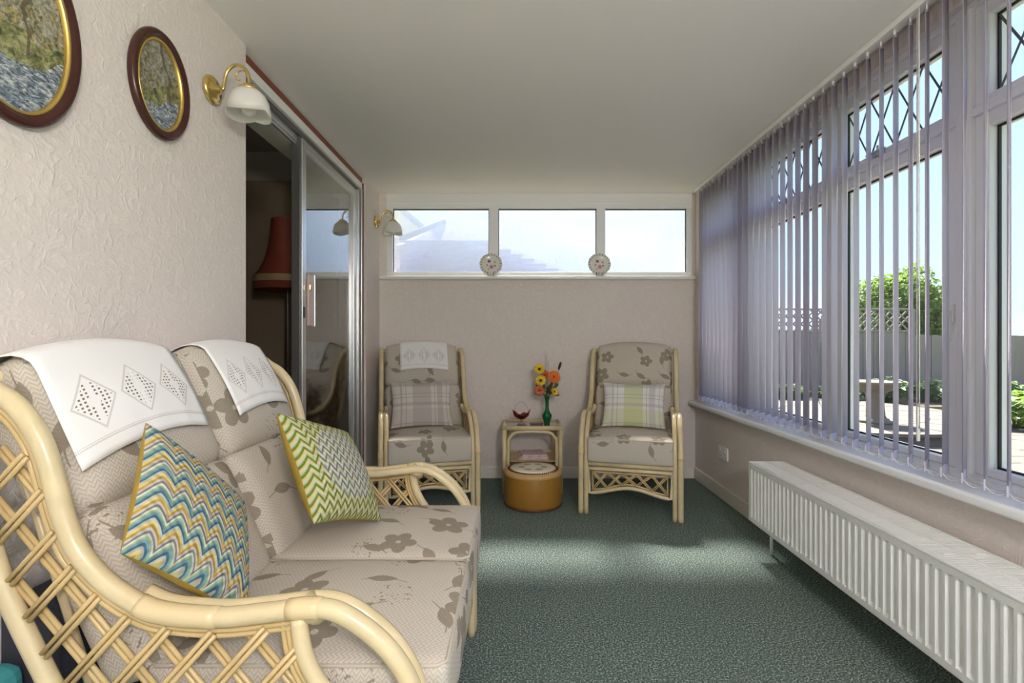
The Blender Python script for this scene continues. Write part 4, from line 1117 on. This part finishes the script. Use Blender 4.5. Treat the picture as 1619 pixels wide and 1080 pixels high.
fn = thing('garden_fence', 'weathered grey board fence with trellis at the garden end', 'fence', (0, 10.6, GZ - .03))
XS = 8.70
def board(w, h): m = MB().box((-w / 2, -.01, .03), (w / 2, .01, h)); return mesh('fence_board', m.v, m.f)
bl, brr = board(.112, 1.50), board(.142, 1.43); rf = random.Random(8)
x = 2.6; k = 0
while x < XS: ob('fence_board', bl, 'fence', fn, (x, .012 * (k % 2), 0)); x += .116; k += 1
x = XS + .08
while x < 19: ob('fence_board', brr, 'fence', fn, (x, .014 * (k % 2), rf.uniform(-.01, .015))); x += .146; k += 1
for i in range(10):
    xx = 2.55 + i * 1.83 if i < 4 else XS + .0 + (i - 4) * 1.83
    box('fence_post', (xx - .05, -.06, 0), (xx + .05, .0, 2.0 if i <= 4 else 1.5), 'fence', fn, .006)
for zz in (.35, 1.2): box('fence_rail', (2.55, .03, zz), (19, .07, zz + .07), 'fence', fn)
box('capping_rail', (2.55, -.03, 1.50), (XS, .03, 1.54), 'fence', fn, .004); box('capping_rail', (2.55, -.03, 1.985), (XS, .03, 2.02), 'fence', fn, .004)
tp = [(2.55, 1.54), (XS, 1.54), (XS, 1.985), (2.55, 1.985)]
me_l = {}
for sg, ang in ((0, R(45)), (1, R(-45))):
    xx = 2.6
    mm = MB().box((-.31, -.006, -.016), (.31, .006, .016)); me_ = mesh('trellis_lath', mm.v, mm.f)
    while xx < XS - .2:
        ob('trellis_lath', me_, 'fence', fn, (xx + .2, .008 * (1 - 2 * sg), 1.762), (0, -ang, 0)); xx += .17

def foliage(name, mat, parent, c, rad, n, size, seed, shape=1.0):
    rn = random.Random(seed); m = MB()
    for i in range(n):
        while True:
            p = Vector((rn.uniform(-1, 1), rn.uniform(-1, 1), rn.uniform(-1, 1)))
            if .35 < p.length < 1: break
        lump = 1 + .22 * math.sin(p.x * 5 + seed) * math.cos(p.z * 4 + p.y * 3)
        q = Vector((c[0] + p.x * rad[0] * lump, c[1] + p.y * rad[1] * lump, c[2] + p.z * rad[2] * lump))
        a = Vector((rn.gauss(0, 1), rn.gauss(0, 1), rn.gauss(0, .6))).normalized(); b = a.cross(Vector((rn.gauss(0, 1), rn.gauss(0, 1), 1))).normalized(); s = size * rn.uniform(.6, 1.3)
        m.add([q - a * s, q + b * s * .45, q + a * s, q - b * s * .45], [(0, 1, 2, 3)])
    o = m.build(name, mat, parent); o['kind'] = 'stuff'; return o
sh = thing('shrub', 'large rounded green shrub behind the garden fence', 'shrub', (9.75, 12.0, GZ - .03))
foliage('foliage', 'leaf', sh, (-.25, 0, 2.05), (1.20, 1.0, 1.05), 7500, .075, 3)
foliage('foliage', 'leaf', sh, (.75, 0, 1.75), (.75, .7, .65), 2500, .07, 9)
for k in range(5):
    a = k * 1.3; tube('branch', spline([(0, 0, 0), (.1 * math.cos(a), .1 * math.sin(a), .8), (.5 * math.cos(a), .5 * math.sin(a), 1.7), (.75 * math.cos(a), .6 * math.sin(a), 2.3)], 4), [.06 - .0035 * t for t in range(13)], 'bark', sh, 6)
def hosta(label, x, y, h, sp, n, mat, seed, z=GZ - .03, ls=1.0):
    rn = random.Random(seed); p = thing('border_plant', label, 'plant', (x, y, z), group='leafy plants along the fence border')
    m = MB()
    for i in range(n):
        a = rn.uniform(0, 6.283); rr = sp * rn.uniform(.25, 1); hh = h * rn.uniform(.45, 1) * (1 - .35 * rr / sp); d = Vector((math.cos(a), math.sin(a), 0)); sd = Vector((-d.y, d.x, 0))
        L_ = .16 * ls * rn.uniform(.7, 1.3); w = L_ * .36; b = d * rr * .55 + Vector((0, 0, hh * .8)); t = d * (rr * .55 + L_) + Vector((0, 0, hh * .8 - L_ * rn.uniform(-.3, .6))); mid = (b + t) / 2 + Vector((0, 0, L_ * .22))
        m.add([b, mid + sd * w, t, mid - sd * w], [(0, 1, 2), (0, 2, 3)])
        m.add(*tube_data([Vector((0, 0, 0)) + d * .03, b], .004, 4))
    m.build('leaves', mat, p)['kind'] = 'stuff'
    return p
PLN = [('leafy plant behind the bird bath on its left', 4.45, 9.4, .62, .50, 170, 'bushleaf'), ('leafy plant directly behind the bird bath', 5.35, 9.6, .66, .55, 190, 'bushleaf'), ('leafy clump right of the bird bath at the fence', 6.35, 9.5, .72, .55, 190, 'bushleaf'),
       ('taller green clump at the middle of the fence border', 7.35, 9.6, .80, .55, 200, 'bushleaf'), ('green clump beside the window mullion in the border', 8.35, 9.7, .74, .55, 190, 'bushleaf'), ('pale broad-leaved hosta at the right of the view', 7.35, 7.1, .62, .50, 130, 'hosta'), ('bright hosta clump beyond the pale hosta', 8.5, 7.8, .70, .55, 140, 'hosta'), ('leafy clump at the far right of the border', 9.6, 9.5, .75, .6, 190, 'bushleaf')]
for i, (lab, x, y, h, sp, n, mt) in enumerate(PLN): hosta(lab, x, y, h, sp, n, mt, 40 + i, ls=1.5 if mt == 'hosta' else 1.0)
bed = box('ground_border', (2.7, 9.0, GZ - .03), (19, 10.55, GZ + .05), 'soil'); tag(bed, 'soil of the planted border along the fence', 'ground', kind='structure')

# neighbour's house seen through the frosted window
nh = thing('neighbour_house', 'neighbouring house roof blurred behind the frosted window', 'house', (-3.0, 14.0, GZ - .03))
def nv3(*p): return [(a + 3.0, b - 14.0, c - GZ + .03) for a, b, c in p]
box('wall', (-1.2, -3.8, 0), (5.3, .9, 2.15), 'brick', nh)
m = MB(); m.add(nv3((-4.4, 10.0, 2.0), (2.5, 10.0, 2.0), (2.5, 15.0, 2.0), (-4.4, 15.0, 2.0), (-3.6, 12.0, 3.30), (-1.70, 12.0, 4.07), (-3.6, 13.2, 3.30), (-1.70, 13.2, 4.07)), [(0, 1, 5, 4), (1, 2, 7, 5), (2, 3, 6, 7), (3, 0, 4, 6), (4, 5, 7, 6), (0, 3, 2, 1)])
m.build('roof', 'rooftile', nh)
for r_ in range(12):
    t = (r_ + .5) / 16.0; y = 10.0 + 2.0 * t; z = 2.0 + 2.07 * t; xa = -4.4 + .8 * t; xb = 2.42 - 4.2 * t
    mm = MB(); mm.box((xa + 3.0, y - 14.0 - .03, z - GZ + .0), (xb + 3.0, y - 14.0 + .03, z - GZ + .042)); mm.build('tile_course', 'rooftile', nh)
tube('verge_board', nv3((-3.6, 11.97, 3.34), (-1.70, 11.97, 4.11)), .07, 'fascia', nh, 8)
tube('gutter', nv3((-4.4, 9.95, 2.0), (2.5, 9.95, 2.0)), .06, 'fascia', nh, 8)
nt_ = thing('rendered_house', 'cream rendered gable house behind the frosted window', 'house', (-6.1, 20.0, GZ - .03))
m = MB(); m.add([(-3, -2, 0), (3.0, -2, 0), (3.0, 6, 0), (-3, 6, 0), (-3, -2, 5.2), (3.0, -2, 5.2), (3.0, 6, 5.2), (-3, 6, 5.2), (0, -2, 7.8), (0, 6, 7.8)], [(0, 1, 5, 8, 4), (1, 2, 6, 5), (2, 3, 7, 9, 6), (3, 0, 4, 7)]); m.build('wall', 'cream_render', nt_)
m = MB(); m.add([(-3.4, -2.4, 4.95), (0, -2.4, 7.95), (0, 6.4, 7.95), (-3.4, 6.4, 4.95), (3.4, -2.4, 4.95), (3.4, 6.4, 4.95)], [(0, 1, 2, 3), (1, 4, 5, 2)]); o = m.build('roof', 'rooftile', nt_); q = o.modifiers.new('solid', 'SOLIDIFY'); q.thickness = .15
for sx in (-1, 1): tube('verge_board', [(sx * 3.4, -2.45, 4.9), (0, -2.45, 7.85)], .12, 'fascia', nt_, 6)
